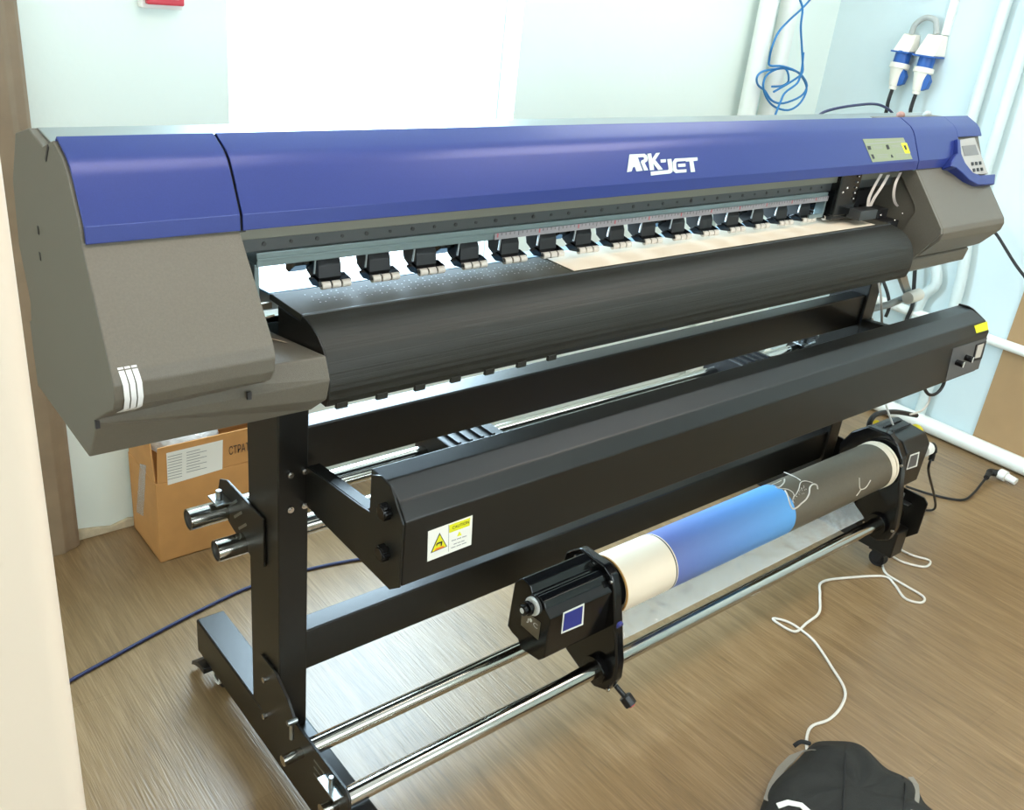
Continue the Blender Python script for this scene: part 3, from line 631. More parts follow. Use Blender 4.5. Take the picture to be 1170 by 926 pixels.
# --- carriage, ribbons and capping station on the right
car = part(MB().box(1.475, 1.565, -.065, .05, 1.13, 1.235).box(1.475, 1.66, -.060, .02, 1.118, 1.132), 'print_carriage', 'black_gloss', .003)
part(MB().box(1.545, 1.625, -.098, -.060, 1.122, 1.146), 'carriage_plate', 'rail', .001, None, car)
for k in range(5): part(MB().sphere((1.545, -.067, 1.228-.014*k), .0028, 8, 6), 'screw', 'bolt', 0, 60, car)
def ribbon(pts, wv, name='flat_ribbon'):
    m = MB(); P_ = [Vector(p) for p in pts]; Q = []
    for i in range(len(P_)-1):
        p0 = P_[max(i-1, 0)]; p1_ = P_[i]; p2 = P_[i+1]; p3 = P_[min(i+2, len(P_)-1)]
        for k in range(6):
            t = k/6; Q.append(.5*((2*p1_)+(p2-p0)*t+(2*p0-5*p1_+4*p2-p3)*t*t+(3*p1_-p0-3*p2+p3)*t**3))
    Q.append(P_[-1]); wv = Vector(wv); vs = []; th = Vector((0, -.0006, .0003))
    for q in Q: vs += [q-wv, q+wv, q+wv+th, q-wv+th]
    fs = []
    for i in range(len(Q)-1):
        for k in range(4): fs.append((4*i+k, 4*i+(k+1) % 4, 4*i+4+(k+1) % 4, 4*i+4+k))
    fs += [(0, 3, 2, 1), tuple(4*(len(Q)-1)+k for k in range(4))]
    m.add(vs, fs); return part(m, name, 'ribbon', 0, 50, car)
ribbon([at(u, v, 1, y) for (u, v, y) in ((1007, 199, -.07), (999, 213, -.08), (993, 226, -.085), (991.5, 236, -.085))], (.007, 0, 0))
ribbon([at(u, v, 1, y) for (u, v, y) in ((1015, 200, -.07), (1007, 214, -.085), (999, 226, -.088), (994, 236, -.085))], (.008, .0, 0))
ribbon([at(u, v, 1, y) for (u, v, y) in ((1029, 197, -.07), (1023, 210, -.088), (1021, 224, -.088), (1024, 234, -.075), (1032, 239, -.05))], (.007, 0, 0))
part(MB().box(1.695, 1.765, -.09, .055, 1.05, 1.105).box(1.70, 1.75, -.06, .0, 1.105, 1.13).box(1.66, 1.76, .0, .05, 1.10, 1.17), 'capping_station', 'black_matt', .002)
for (u, v) in ((963, 220), (968, 215), (1006, 246), (1022, 252), (1031, 244), (1020, 268), (1025, 262), (1016, 262)):
    c = at(u, v, 1, -.095); part(MB().sphere(c, .003, 8, 6), 'screw', 'bolt', 0, 60)
part(MB().box(1.47, 1.79, .06, .07, 1.03, 1.235), 'recess_back', 'black_matt', 0)
part(MB().box(1.69, 1.79, -.13, .06, 1.03, 1.045), 'recess_floor', 'black_matt', 0)
# pressure lever under the right housing
lv = part(MB().poly([at(u, v, 1, -.02) for (u, v) in ((1022, 310), (1032, 312), (1035, 324), (1041, 338), (1033, 347), (1027, 343), (1033, 338), (1028, 327))], .012, Vector((0, -1, 0))), 'pressure_lever', 'steel', .001)
part(MB().path([at(1030, 342, 1, -.01), at(1016, 348, 1, .0), at(996, 353, 1, .02)], .011, 10, 1), 'lever_bar', 'grey_tube', 0, 40)
c = at(1044, 338, 1, -.03); part(MB().cyl(at(1037, 341, 1, -.045), at(1050, 336.5, 1, -.045), .019).sphere(at(1049, 337, 1, -.045), .0185), 'lever_knob', 'plugcream', .001, 40, lv)

# --- take-up units
def motor(x0, x1, px, sgn, name):
    cy, cz = -.178, .358
    pl = [(-.103, .432), (-.085, .415), (-.062, .30), (-.09, .20), (-.10, .175), (-.15, .155), (-.20, .135), (-.235, .128), (-.275, .145), (-.293, .19), (-.290, .235), (-.262, .34), (-.243, .41), (-.228, .438), (-.205, .450), (-.125, .450)]
    t = part(MB().prism(pl, px, px+.026), name, 'black_gloss', .006, 40, seg=3)
    return t
tu = motor(.5, .67, .672, 1, 'take_up_plate')
bp_ = [(-.118, .418), (-.112, .300), (-.130, .292), (-.150, .290), (-.165, .272), (-.222, .282), (-.238, .300), (-.240, .405), (-.222, .418), (-.212, .432), (-.195, .436), (-.186, .428), (-.176, .428), (-.166, .444), (-.142, .448), (-.130, .436)]
mbx = part(MB().prism(bp_, .490, .672), 'motor_housing', 'black_gloss', .003, 30, tu, seg=3)
for (y, z) in ((-.12, .425), (-.175, .438), (-.232, .425), (-.225, .19), (-.28, .155)):
    part(MB().cyl((.672, y, z), (.667, y, z), .0045, n=12), 'screw', 'bolt', 0, 40, tu)
hc = at(608.5, 693, 0, .487); HY, HZ = hc.y, hc.z
part(MB().cyl((.490, HY, HZ), (.484, HY, HZ), .021, n=28), 'hub_ring', 'white', .001, 40, tu, 'white ring round the shaft')
part(MB().cyl((.486, HY, HZ), (.462, HY, HZ), .010).cyl((.478, HY, HZ), (.470, HY, HZ), .016).cyl((.466, HY, HZ), (.458, HY, HZ), .012), 'connector', 'black_gloss', .001, 40, tu)
part(MB().cyl((.4585, HY, HZ), (.457, HY, HZ), .006), 'connector_pin', 'white', 0, 40, tu)
ctl = [at(u, v, 0, .4895) for (u, v) in ((596.3, 703.5), (606.5, 703), (618, 711.8), (615.3, 731.6), (595.7, 714.3))]
part(MB().poly(ctl, .0012, Vector((-1, 0, 0))), 'name_plate', 'plate', 0, None, tu)
A = at(609.3, 715.2, 0, .4882); B = at(613.3, 718.5, 0, .4882); text('plate_text', 'C', A, B-A, (0, 0, 1), .016, M['label_white'], tu, (B-A).length*1.2, .0006)
A = at(601.5, 709.5, 0, .4882); B = at(604, 711.2, 0, .4882); text('plate_text', 'J', A, B-A, (0, 0, 1), .014, M['label_white'], tu, (B-A).length, .0006)
A = at(606.5, 709, 0, .488); part(MB().cyl(A, A+Vector((-.0008, 0, 0)), .0045, n=16), 'plate_dot', 'label_white', 0, None, tu)
# blue sticker on the front face of the motor box
part(MB().poly([at(u, v, 1, -.2402) for (u, v) in ((643.5, 700.5), (667.5, 689.5), (666, 714), (641, 724.5))], .0008, Vector((0, -1, 0))), 'motor_label', 'label_white', 0, None, tu)
part(MB().poly([at(u, v, 1, -.2412) for (u, v) in ((645, 702), (665.8, 692.5), (664.3, 712.8), (643, 721.8))], .0006, Vector((0, -1, 0))), 'motor_label', 'label_blue', 0, None, tu, 'dark blue sticker with white border')
c = at(704, 711, 1, -.286); part(MB().cyl((.685, -.262, .325), (.685, -.2685, .323), .0095), 'badge', 'label_blue', 0, 40, tu, 'round blue badge')
# clamp collars and red tipped knob
part(MB().tubewall((.655, TY1, TZ1), (.715, TY1, TZ1), .034, .0195), 'tube_clamp', 'black_gloss', .001, 40, tu)
part(MB().tubewall((.655, TY0, TZ0), (.71, TY0, TZ0), .030, .018), 'tube_clamp', 'black_gloss', .001, 40, tu)
kb = MB().cyl((.700, -.275, .15), (.712, -.300, .128), .006)
kb.cyl((.712, -.298, .130), (.718, -.316, .114), .016, n=8)
part(kb, 'clamp_knob', 'black_matt', .002, 40, tu); part(MB().cyl((.718, -.316, .114), (.7187, -.3185, .1118), .008), 'knob_tip', 'red', 0, 40, tu, 'red knob tip')
# right unit
pl2 = [(-.075, .43), (-.05, .38), (-.055, .27), (-.08, .19), (-.12, .165), (-.2, .135), (-.25, .13), (-.285, .15), (-.295, .20), (-.285, .27), (-.265, .35), (-.25, .42), (-.225, .455), (-.19, .475), (-.12, .470)]
tv = part(MB().prism(pl2, 1.870, 1.900), 'take_up_plate', 'black_gloss', .006, 40, seg=3)
part(MB().prism([(-.10, .45), (-.09, .30), (-.22, .275), (-.245, .30), (-.248, .43), (-.225, .458), (-.13, .468)], 1.90, 2.035), 'motor_housing', 'black', .004, 30, tv, seg=3)
part(MB().poly([at(u, v, 1, -.2482) for (u, v) in ((1040, 520), (1050.5, 516.5), (1047.5, 533), (1035.5, 537))], .0008, Vector((0, -1, 0))), 'motor_label', 'label_white', 0, None, tv)
part(MB().poly([at(u, v, 1, -.2492) for (u, v) in ((1041, 521.5), (1049, 518.5), (1046.3, 532), (1037, 535.2))], .0006, Vector((0, -1, 0))), 'motor_label', 'panel_dark', 0, None, tv)
for k in range(2): part(MB().box(1.915+.0*k, 2.02, -.15-.03*k, -.146-.03*k, .466, .4705), 'slot', 'ink', 0, None, tv)
for (y, z) in ((-.255, .40), (-.29, .19), (-.24, .155), (-.11, .19), (-.2, .17)):
    part(MB().cyl((1.8705, y, z), (1.866, y, z), .0045, n=12), 'screw', 'bolt', 0, 40, tv)
part(MB().tubewall((1.855, TY1, TZ1), (1.92, TY1, TZ1), .034, .0195), 'tube_clamp', 'black_gloss', .001, 40, tv)
part(MB().tubewall((1.86, TY0, TZ0), (1.92, TY0, TZ0), .030, .018), 'tube_clamp', 'black_gloss', .001, 40, tv)

# ================================================================== THE ROLL AND THE SHEET
RY, RZ, RR = -.190, .378, .070
roll = empty('printed_media_roll', (1.3, RY, RZ-RR)); tag(roll, 'printed roll of white, blue and taupe film between the two take-up units', 'roll')
def rp(mb, name, m, sm=40, lb=None):
    o = mb.build(name, M[m], roll, 0, sm)
    if lb: o['label'] = lb
    return o
rp(MB().tubewall((.700, RY, RZ), (1.868, RY, RZ), .042, .038, 48), 'core', 'black_matt')
rp(MB().tubewall((.706, RY, RZ), (.865, RY, RZ), RR, .062, 72), 'white_section', 'cream', 40, 'white unprinted section')
rp(MB().tubewall((.865, RY, RZ), (.8685, RY, RZ), RR+.0002, .042, 72), 'print_border', 'ink', 40)
rp(MB().tubewall((.8685, RY, RZ), (.872, RY, RZ), RR, .042, 72), 'white_section', 'cream', 40)
rp(MB().tubewall((.872, RY, RZ), (1.335, RY, RZ), RR, .042, 72), 'blue_section', 'print_blue', 40, 'blue printed section')
rp(MB().tubewall((1.335, RY, RZ), (1.815, RY, RZ), RR, .042, 72), 'taupe_section', 'print_taupe', 40, 'taupe printed section with white line drawing')
rp(MB().tubewall((1.815, RY, RZ), (1.838, RY, RZ), RR+.001, .042, 72).tubewall((1.841, RY, RZ), (1.846, RY, RZ), RR+.002, .042, 72).tubewall((1.850, RY, RZ), (1.856, RY, RZ), RR-.001, .042, 72), 'white_edge', 'cream', 40)
rp(MB().tubewall((.703, RY, RZ), (.706, RY, RZ), RR-.0005, RR-.004, 72), 'card_rim', 'core', 40, 'brown card rim at the roll end')
rp(MB().tubewall((.7005, RY, RZ), (.724, RY, RZ), .055, .042, 72), 'inner_hub', 'black_matt', 40)
# line drawing wrapped on the taupe section
def onroll(u, v, off=.0008):
    d = F_ + R_*((u-585)/FPX) - U_*((v-463)/FPX); oy = CAM.y-RY; oz = CAM.z-RZ; r = RR+off
    a = d.y*d.y+d.z*d.z; b = 2*(oy*d.y+oz*d.z); c_ = oy*oy+oz*oz-r*r; D = max(b*b-4*a*c_, 0)
    return CAM+d*((-b-math.sqrt(D))/(2*a))
dr = MB(); dr2 = MB()
def s7(u, v): return (860+u/7.3125, 530+v/7.3125)
for pts, r in (([(270, 225), (290, 262), (312, 340), (335, 378), (372, 365), (405, 335), (445, 300), (470, 255), (478, 200), (505, 172), (535, 180), (542, 212)], .0022),
               ([(190, 195), (225, 195), (262, 160), (266, 130)], .002), ([(205, 205), (290, 215), (335, 240), (352, 268), (385, 215), (400, 160), (440, 145), (500, 160)], .0013),
               ([(262, 72), (330, 100), (400, 140)], .0015), ([(890, 118), (892, 190), (905, 215), (945, 200), (985, 138)], .0016), ([(905, 215), (868, 268)], .0016),
               ([(352, 268), (335, 300), (345, 330)], .001), ([(150, 180), (200, 160), (240, 140)], .001)):
    (dr2 if pts[0][0] > 860 else dr).path([onroll(*s7(*p)) for p in pts], r, 6, 4)
for k in range(26):
    t = random.random(); u = 340+100*t+random.uniform(-22, 22); v = 310-120*t+random.uniform(-25, 25); dr.sphere(onroll(*s7(u, v), .0004), .0012, 6, 4)
rp(dr2, 'line_drawing', 'print_line', 40, 'white forked line')
rp(dr, 'line_drawing', 'print_line', 40, 'white line drawing')
# thin film hanging behind and below the roll
fv = []; nx = 30
fp = [(-.122, .385), (-.128, .34), (-.15, .305), (-.175, .285), (-.195, .262), (-.20, .248), (-.185, .243), (-.165, .262), (-.14, .30)]
film = MB().sheet([(-.118, .395), (-.119, .36), (-.126, .325), (-.142, .295), (-.166, .268), (-.190, .246), (-.212, .232), (-.226, .222)], .73, 1.80, .0006)
tag(film.build('clear_film_sheet', M['film'], None, 0, 60), 'thin translucent film hanging loose under the printed roll', 'film')
# sheet of white media lying on the platen
sh = MB().sheet([(-.100, 1.1072), (-.06, 1.1072), (.0, 1.1078), (.03, 1.101), (.07, 1.073), (.14, 1.03)], .56, 1.625, -.0008)
tag(sh.build('media_sheet', M['cream'], None, 0, 60), 'cream white media sheet lying on the platen under the pinch rollers', 'media sheet')

# ================================================================== CABLES
def cable(name, pts, r, m, label, sub=8, cat='cable', grp=None):
    o = MB().path(pts, r, 10, sub).build(name, M[m], smooth=60); return tag(o, label, cat, grp)
def fl(r, *q): return [at(u, v, 2, r) for (u, v) in q]
cable('floor_cable', fl(.005, (60, 790), (75, 781), (120, 756), (180, 723), (230, 697), (283, 672), (340, 654), (400, 641), (470, 632), (560, 610)), .0045, 'cable_navy', 'dark navy cable curving across the floor behind the left foot')
cable('white_cable', fl(.004, (1030, 608), (1022, 622), (1040, 634), (1062, 641), (1056, 648), (1030, 642), (1012, 632), (1008, 640), (1012, 655), (1032, 668), (1055, 682), (1052, 689), (1034, 684), (1022, 668), (1010, 659), (975, 660), (940, 665), (937, 680), (936, 700), (922, 712), (908, 722), (888, 712), (884, 707), (900, 711), (915, 720), (932, 735), (950, 762), (965, 788), (962, 806), (948, 822), (928, 830), (922, 842), (922, 860)), .0038, 'cable_white', 'white cable looping on the floor from the right take-up unit to the bag')
cable('blue_network_cable', [at(u, v, 1, YW-.135-.012*math.sin(i*1.7)) for i, (u, v) in enumerate(((940, -40), (930, -8), (918, 8), (903, 22), (890, 36), (882, 54), (879, 68), (880, 75), (895, 76), (912, 83), (921, 97), (920, 108), (912, 120), (900, 126), (885, 122), (876, 112), (872, 98), (876, 86), (888, 79), (902, 79), (915, 85), (922, 98), (915, 110), (895, 118), (882, 115), (874, 104), (866, 97), (865, 88), (871, 82), (885, 79), (898, 79), (901, 92), (894, 98), (882, 99)))], .0042, 'cable_blue', 'tangled coil of blue network cable hanging over the white corner pipes', 4)
cable('blue_network_cable', [at(u, v, 1, YW-.165) for (u, v) in ((905, -40), (913, -4), (917, 10), (915, 30), (916, 50), (917, 70), (917, 82), (912, 88), (898, 97), (884, 105))], .0042, 'cable_blue', 'straight blue cable strand dropping into the coil by the corner pipes', 4)
cable('blue_network_cable', [at(u, v, 1, YW-.185) for (u, v) in ((918, 60), (917, 72), (916, 80), (914, 88), (910, 96), (897, 106), (892, 116), (886, 131), (884, 140))], .0042, 'cable_blue', 'blue cable tail running from the coil down behind the printer lid', 5)
cable('navy_cable', [at(u, v, 1, .16) for (u, v) in ((932, 140), (938, 130), (955, 124), (980, 120), (1000, 119), (1012, 123), (1020, 130), (1024, 140))], .0038, 'cable_navy', 'dark navy cable arching just above the printer top plate')
cable('hanging_cable', [at(u, v, 0, XW-.06) for (u, v) in ((1044, 262), (1046, 290), (1044, 330), (1042, 350), (1036, 365), (1034, 380))], .008, 'cable_black', 'black cable hanging between the right housing and the dryer')
cable('hanging_cable', [at(u, v, 0, XW-.10) for (u, v) in ((1003, 300), (1008, 318), (1014, 335), (1016, 350), (1012, 362))], .007, 'cable_black', 'black cable hanging just right of the right stand post')
cable('ink_tube', [at(u, v, 1, -.04) for (u, v) in ((1004, 322), (1006, 335), (1007, 350), (1008, 376))], .0035, 'beige', 'thin pale tube hanging beside the right stand post', cat='tube')
cable('hanging_cable', [at(u, v, 0, XW-.07) for (u, v) in ((1128, 255), (1140, 270), (1150, 286), (1160, 302), (1172, 318))], .006, 'cable_black', 'black cable sloping down from the right housing in front of the wall pipes')
cable('dryer_cable', [at(u, v, 1, -.2) for (u, v) in ((1054, 440), (1060, 450), (1067, 451), (1074, 446), (1079, 436), (1078, 425))], .005, 'cable_black', 'black cable loop hanging under the right end of the dryer')
cable('sleeved_cable', [at(u, v, 1, -.02) for (u, v) in ((993, 500), (993, 486), (998, 476), (1008, 472), (1025, 471), (1047, 475))], .0085, 'cable_black', 'thick black sleeved cable bending above the right motor')
cable('signal_wire', [at(u, v, 1, -.15) for (u, v) in ((1012, 462), (1016, 474), (1021, 488))], .003, 'white', 'short white wire going down into the right motor')
cable('yellow_earth_wire', [at(u, v, 1, -.12) for (u, v) in ((1063, 451), (1060, 462), (1052, 470), (1040, 474))], .0035, 'beige', 'pale wire curling below the dryer cable', cat='wire')
tag(MB().path([at(1038, 492, 0, 2.045), at(1046, 487.5, 0, 2.045), at(1052, 492, 0, 2.045), at(1053, 504, 0, 2.045)], .008, 10, 5).build('cable_tie', M['yellow'], smooth=50), 'thick yellow wire loop over the top of the right motor', 'wire')
tag(MB().path([at(1001, 483, 1, -.06), at(1003, 488, 1, -.06), at(1006, 494, 1, -.06)], .010, 10, 4).build('cable_tie', M['yellow'], smooth=50), 'short yellow tag on the cable behind the right motor', 'wire')
# power cord with angled plugs
mp = at(1062, 519, 1, -.18)
pc = empty('motor_power_cord', mp); tag(pc, 'black cord with white and black angled plug in the side of the right motor', 'power cord')
q0 = at(1057, 514, 0, 2.05); q0.x = 2.037; q1 = q0+Vector((.035, 0, 0))
MB().cyl(q0, q1, .021, n=20).build('plug_collar', M['white'], pc, .002, 40)
MB().path([q1, q1+Vector((.025, 0, -.003)), q1+Vector((.035, -.003, -.025)), q1+Vector((.035, -.005, -.05))], [.015]*6+[.013]*6+[.009]*8, 12, 6).build('plug', M['rubber'], pc, 0, 50)
MB().path([q1+Vector((.035, -.005, -.04)), q1+Vector((.042, -.005, -.09)), at(1067, 565, 2, .12), at(1068, 581, 2, .02), at(1056, 583, 2, .006), at(1035, 578, 2, .006)], .0042, 10, 8).build('cord', M['cable_black'], pc, 0, 50)
gp = at(1144, 546, 2, 0)
pg = empty('loose_power_plug', gp); tag(pg, 'black cord lying on the floor ending in a white power plug near the wall', 'power plug')
MB().path([at(1035, 556, 2, .02), at(1060, 564, 2, .006), at(1085, 570, 2, .006), at(1102, 571, 2, .006), at(1113, 563, 2, .008), at(1122, 552, 2, .014), at(1127, 546, 2, .02)], .0045, 10, 6).build('cord', M['cable_black'], pg, 0, 50)
a0 = at(1127, 546, 2, .022); a1 = at(1131, 540, 2, .024); a2 = at(1142, 541, 2, .024); a3 = at(1150, 545, 2, .024); a4 = at(1161, 551, 2, .022)
MB().path([a0, a1, (a1+a2)/2, a2], [.010]*5+[.014]*20, 12, 5).build('plug_grip', M['rubber'], pg, 0, 50)
MB().cyl(a2, a3, .021, .021, 20).cyl(a3, a4, .015, .014, 16).build('plug_body', M['white'], pg, .002, 40)

# wall sockets and plugs
def socket(u0, v0, label_s, label_p, k=.66):
    c = at(u0, v0, 0, XW-.03); y, z = c.y, c.z
    s = empty('industrial_socket', (XW, y, z)); tag(s, label_s, 'socket', 'industrial wall sockets above the right end of the printer')
    h = .055*k; D = .105*k; wd = .058*k; m = MB()
    m.add([(XW, y-wd*.8, z+h), (XW, y+wd*.8, z+h), (XW-D*.45, y-wd*.7, z+h), (XW-D*.45, y+wd*.7, z+h), (XW, y-wd, z-h*.8), (XW, y+wd, z-h*.8), (XW-D, y-wd*.9, z-h*.8), (XW-D, y+wd*.9, z-h*.8)],
          [(0, 1, 3, 2), (4, 6, 7, 5), (2, 3, 7, 6), (0, 2, 6, 4), (1, 5, 7, 3), (0, 4, 5, 1)])
    m.build('hood', M['plugcream'], s, .004)
    MB().box(XW-D-.006, XW-.002, y-wd*1.04, y+wd*1.04, z-h*.8-.006, z-h*.8).build('flange', M['plugblue'], s, .002)
    p0 = Vector((XW-D*.55, y, z-h*.8-.006)); dn = Vector((-.12, .0, -1)).normalized()
    MB().cyl(p0+Vector((0, 0, .006)), p0+dn*.050, .031, n=28).build('socket_body', M['plugblue'], s, .002, 40)
    g = empty('industrial_plug', p0+dn*.05); tag(g, label_p, 'plug', 'industrial plugs above the right end of the printer')
    q = p0+dn*.040
    MB().tubewall(q, q+dn*.020, .039, .0315, 32).build('plug_ring', M['plugcream'], g, .002, 40)
    MB().cyl(q+dn*.0105, q+dn*.088, .036, .018, 24).build('plug_grip', M['plugcream'], g, .002, 40)
    MB().cyl(q+dn*.0885, q+dn*.101, .016, .015, 18).build('cable_gland', M['plugcream'], g, .001, 40)
    MB().prism([(y-.030, q.z-.018), (y-.046, q.z-.045), (y-.040, q.z-.075), (y-.020, q.z-.085), (y-.020, q.z-.04)], q.x-.022, q.x+.004).build('plug_flap', M['plugblue'], g, .002)
    e = q+dn*.102
    MB().path([e, e+dn*.05, e+Vector((0, 0, -.12)), e+Vector((.0, .01, -.42)), e+Vector((.01, .01, -.85))], .0075, 10, 6).build('cord', M['cable_black'], g, 0, 50)
    return s, y, z
s1, ya, za = socket(1037, 50, 'ivory and blue industrial wall socket, the left one of the pair', 'ivory industrial plug in the left wall socket with a black cord')
s2, yb, zb = socket(1066, 53, 'ivory and blue industrial wall socket, the right one under the white trunking', 'ivory industrial plug in the right wall socket with a black cord', .78)
tag(MB().path([(XW-.03, ya-.005, za+.037), (XW-.03, ya-.01, za+.07), (XW-.03, ya-.03, za+.093), (XW-.03, (ya+yb)/2, za+.103), (XW-.03, yb+.02, zb+.093), (XW-.03, yb+.008, zb+.07), (XW-.03, yb+.0, zb+.045)], .011, 14, 8).build('conduit_hose', M['grey_tube'], smooth=50), 'grey corrugated hose arching between the two industrial sockets', 'hose')
tag(MB().box(XW-.018, XW, yb-.040, yb-.012, zb+.045, H-.01).build('cable_trunking', M['pipe'], bevel=.002), 'white cable trunking rising from the right socket', 'trunking')
for (u, v, m_, l_) in ((1030, 128, 'putty', 'small pinkish putty lump on the printer top plate under the left socket'), (1060, 129, 'grey_tube', 'small grey lump on the printer top plate under the right socket')):
    c = at(u, v, 1, .06); tag(MB().sphere((c.x, .06, 1.351), .012, 12, 8, (1.3, .9, .85)).build('putty_lump', M[m_], smooth=60), l_, 'putty')

# red call point on the back wall
cp_ = at(186, -4, 1, YW-.03)
r_ = empty('fire_call_point', (.245, YW, 1.435)); tag(r_, 'red call point box with white base on the back wall above the printer', 'call point')
MB().box(.197, .296, YW-.03, YW, 1.434, 1.53).build('back_box', M['white'], r_, .003)
MB().box(.204, .294, YW-.048, YW-.03, 1.444, 1.526).build('red_front', M['red'], r_, .004)
MB().box(.218, .280, YW-.0495, YW-.048, 1.458, 1.512).build('press_panel', M['white'], r_, .002)

# cardboard box
bx0, bx1, by0, by1 = .082, .47, .895, 1.108
cb = empty('cardboard_box', ((bx0+bx1)/2, 1.0, 0)); tag(cb, 'open brown cardboard box with a white paper label behind the stand', 'box')
zt = .255; w = MB(); tt = .004
w.box(bx0, bx1, by0, by0+tt, 0, zt).box(bx0, bx1, by1-tt, by1, 0, zt).box(bx0, bx0+tt, by0+tt, by1-tt, 0, zt).box(bx1-tt, bx1, by0+tt, by1-tt, 0, zt).box(bx0, bx1, by0, by1, 0, tt)
w.build('box_body', M['card'], cb, .001)
MB().prism([(bx0+.006, zt+.001), (bx1-.002, zt+.001), (bx1-.006, zt+.108), (bx0+.012, zt+.108)], by0+.001, by0+.001+tt, ax=1).build('flap', M['card'], cb, .001)
MB().prism([(bx0+.006, zt+.001), (bx1-.002, zt+.001), (bx1-.006, zt+.10), (bx0+.012, zt+.10)], by1-.006, by1-.002, ax=1).build('flap', M['card_in'], cb, .001)
MB().prism([(by0+.006, zt+.001), (by1-.006, zt+.001), (by1-.02, zt+.125), (by0+.03, zt+.13)], bx0+.0005, bx0+.0045, ax=0).build('flap', M['card'], cb, .001)
MB().prism([(by0+.006, zt+.001), (by1-.006, zt+.001), (by1-.02, zt+.10), (by0+.03, zt+.10)], bx1-.0045, bx1-.0005, ax=0).build('flap', M['card_in'], cb, .001)
tp = MB(); tp.poly([at(160, 530, 0, bx0), at(167, 532, 0, bx0), at(164, 590, 0, bx0), at(156, 585, 0, bx0)], .0006, Vector((-1, 0, 0)))
tp.build('packing_tape', M['film'], cb)
q = lambda u, v, o=0.: at(140+u/7.8, 480+v/7.8, 1, by0-.0-o)
MB().poly([q(390, 297), q(893, 178), q(890, 438), q(403, 582)], .0006, Vector((0, -1, 0))).build('paper_label', M['label_white'], cb)
ln = MB()
for k in range(9):
    f0 = k/9.; L0 = (402, 330+f0*225); R0 = (530, 330+f0*225-31); ln.poly([q(*L0, .001), q(*R0, .001), q(R0[0], R0[1]+5, .001), q(L0[0], L0[1]+5, .001)], .0003, Vector((0, -1, 0)))
    if k < 8: L0 = (570, 290+f0*225); R0 = (750 if k % 2 else 690, 290+f0*225-(44 if k % 2 else 30)); ln.poly([q(*L0, .001), q(*R0, .001), q(R0[0], R0[1]+5, .001), q(L0[0], L0[1]+5, .001)], .0003, Vector((0, -1, 0)))
ln.build('label_print', M['ink_grey'], cb)
A = q(948, 312); B = q(1092, 280); text('box_writing', '\u0421\u0422\u0420\u0410\u0422', A, (1, 0, 0), (0, 0, 1), .036, M['ink'], cb, (B-A).length*1.25, .0015)
bw = MB().sphere((.20, .99, .33), .085, 20, 12, (1.15, .9, .55))
tag(bw.build('bubble_wrap', M['wrap'], smooth=80), 'crumpled bubble wrap sticking out of the open cardboard box', 'bubble wrap')

# backpack at the bottom right
bg_ = empty('backpack', (.96, -.80, 0)); tag(bg_, 'black fabric backpack with grey straps lying on the floor at the lower right', 'bag')
def px3(u, v, z): return at(u, v, 2, z)
ring_out = [(868, 918), (876, 900), (890, 880), (905, 868), (922, 850), (932, 839), (950, 838), (975, 838), (990, 845), (1005, 860), (1018, 872), (1034, 878), (1048, 888), (1056, 898), (1060, 912), (1075, 922), (1095, 940), (1110, 990), (1060, 1040), (960, 1040), (880, 990), (866, 945)]
base = [px3(u, v, .015) for (u, v) in ring_out]; cen = sum(base, Vector())/len(base); hz_ = .10
lv_ = [(1.0, .0), (1.02, .35), (.97, .7), (.82, .93), (.55, 1.02), (.25, 1.05)]
vs = []; fs = []; nb = len(base)
# outline given at floor level; the body rises and leans a little so its silhouette stays on the outline
top = [px3(u, v, hz_) for (u, v) in ring_out]; ct = sum(top, Vector())/nb
for (sc, hh) in lv_:
    for i in range(nb):
        p = ct+(top[i]-ct)*sc; b_ = cen+(base[i]-cen)*.97
        pz = hz_*hh*(1+.10*math.sin(i*1.9+sc*5)); 
        t = min(hh/.7, 1); xy = b_.lerp(p, t) if hh < .7 else p
        vs.append((xy.x, xy.y, max(pz, .0)))
for j in range(len(lv_)-1):
    for i in range(nb): fs.append((j*nb+i, j*nb+(i+1) % nb, (j+1)*nb+(i+1) % nb, (j+1)*nb+i))
fs += [tuple(range(nb))[::-1], tuple((len(lv_)-1)*nb+i for i in range(nb))]
bo = MB().add(vs, fs).build('bag_body', M['bag'], bg_, 0, 80); sm = bo.modifiers.new('sub', 'SUBSURF'); sm.levels = 2; sm.render_levels = 2
from mathutils.bvhtree import BVHTree
bpy.context.view_layer.update()
BT = BVHTree.FromObject(bo, bpy.context.evaluated_depsgraph_get()); BMW = bo.matrix_world.copy(); BMI = BMW.inverted()
def onbag(u, v):
    d = (px3(u, v, 0)-CAM).normalized(); hit = BT.ray_cast(BMI @ CAM, BMI.to_3x3() @ d)
    return (BMW @ hit[0])-d*.002 if hit[0] is not None else px3(u, v, .03)
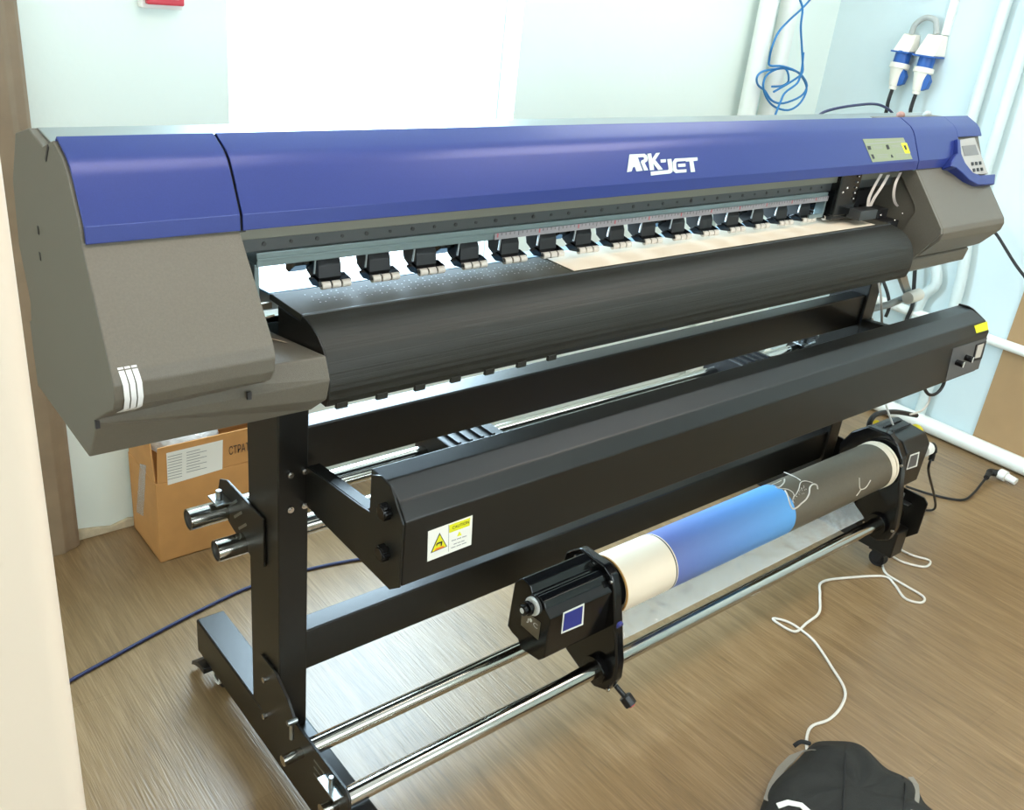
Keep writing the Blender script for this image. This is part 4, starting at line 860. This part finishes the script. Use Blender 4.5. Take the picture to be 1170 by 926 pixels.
def band(pts, w_, name, m, z=.118):
    mb = MB(); P_ = [onbag(u, v) for (u, v) in pts]; vs = []
    for i, p in enumerate(P_):
        d = (P_[min(i+1, len(P_)-1)]-P_[max(i-1, 0)]).normalized(); s_ = Vector((-d.y, d.x, 0))*w_
        vs += [p-s_, p+s_, p+s_+Vector((0, 0, .003)), p-s_+Vector((0, 0, .003))]
    fs = [(4*i+k, 4*i+(k+1) % 4, 4*i+4+(k+1) % 4, 4*i+4+k) for i in range(len(P_)-1) for k in range(4)]+[(0, 3, 2, 1), tuple(4*(len(P_)-1)+k for k in range(4))]
    mb.add(vs, fs); return mb.build(name, M[m], bg_, .001, 40)
band([(876, 916), (882, 898), (892, 880), (905, 867), (918, 859), (930, 858)], .0085, 'strap', 'strap')
band([(1040, 889), (1046, 897), (1047, 910), (1044, 930)], .0075, 'strap', 'strap')
band([(967, 850), (966.5, 856), (966, 862), (965.5, 875), (965, 890), (964, 908), (963, 930)], .0018, 'seam', 'bag_dark', .115)
band([(1031, 889), (1034, 897), (1034.5, 905), (1033, 915), (1032, 930)], .0014, 'zip', 'bag_dark', .115)
band([(888, 922), (900, 918), (915, 921), (925, 930)], .007, 'white_tag', 'label_white', .125)
MB().path([px3(907, 853, .10), px3(915, 848, .11), px3(925, 850, .10)], .005, 8, 4).build('carry_loop', M['bag_dark'], bg_, 0, 60)

# ceiling lamps (out of frame) that the lights belong to, and the front window added for fill
for (cx, cy, lab_) in ((0., -.68, 'white ceiling lamp panel above the left of the printer'), (1.9, -.9, 'white ceiling lamp panel above the right of the printer')):
    o = empty('ceiling_lamp', (cx, cy, H)); tag(o, lab_, 'lamp')
    MB().box(cx-.62, cx+.62, cy-.3, cy+.3, 2.66, 2.745).build('lamp_housing', M['ceiling'], o, .005)
o = empty('ceiling_lamp', (2.3, .45, H)); tag(o, 'white ceiling lamp panel added near the far corner as fill', 'lamp')  # unseen panel, added to house the corner fill light
MB().box(1.68, 2.92, .15, .75, 2.66, 2.745).build('lamp_housing', M['ceiling'], o, .005)
f2 = MB(); f2.box(-.8, -.75, YF-.08, YF-.03, .85, 2.35).box(1.95, 2.0, YF-.08, YF-.03, .85, 2.35).box(-.75, 1.95, YF-.08, YF-.03, .85, .9).box(-.75, 1.95, YF-.08, YF-.03, 2.3, 2.35).box(.575, .625, YF-.08, YF-.03, .9, 2.3)
w2 = struct(f2.build('added_window_front', M['frame_white'], bevel=.004)); MB().box(-.75, 1.95, YF-.06, YF-.054, .9, 2.3).build('glass_pane', M['glass'], w2)  # unseen window, added to go with the front fill light
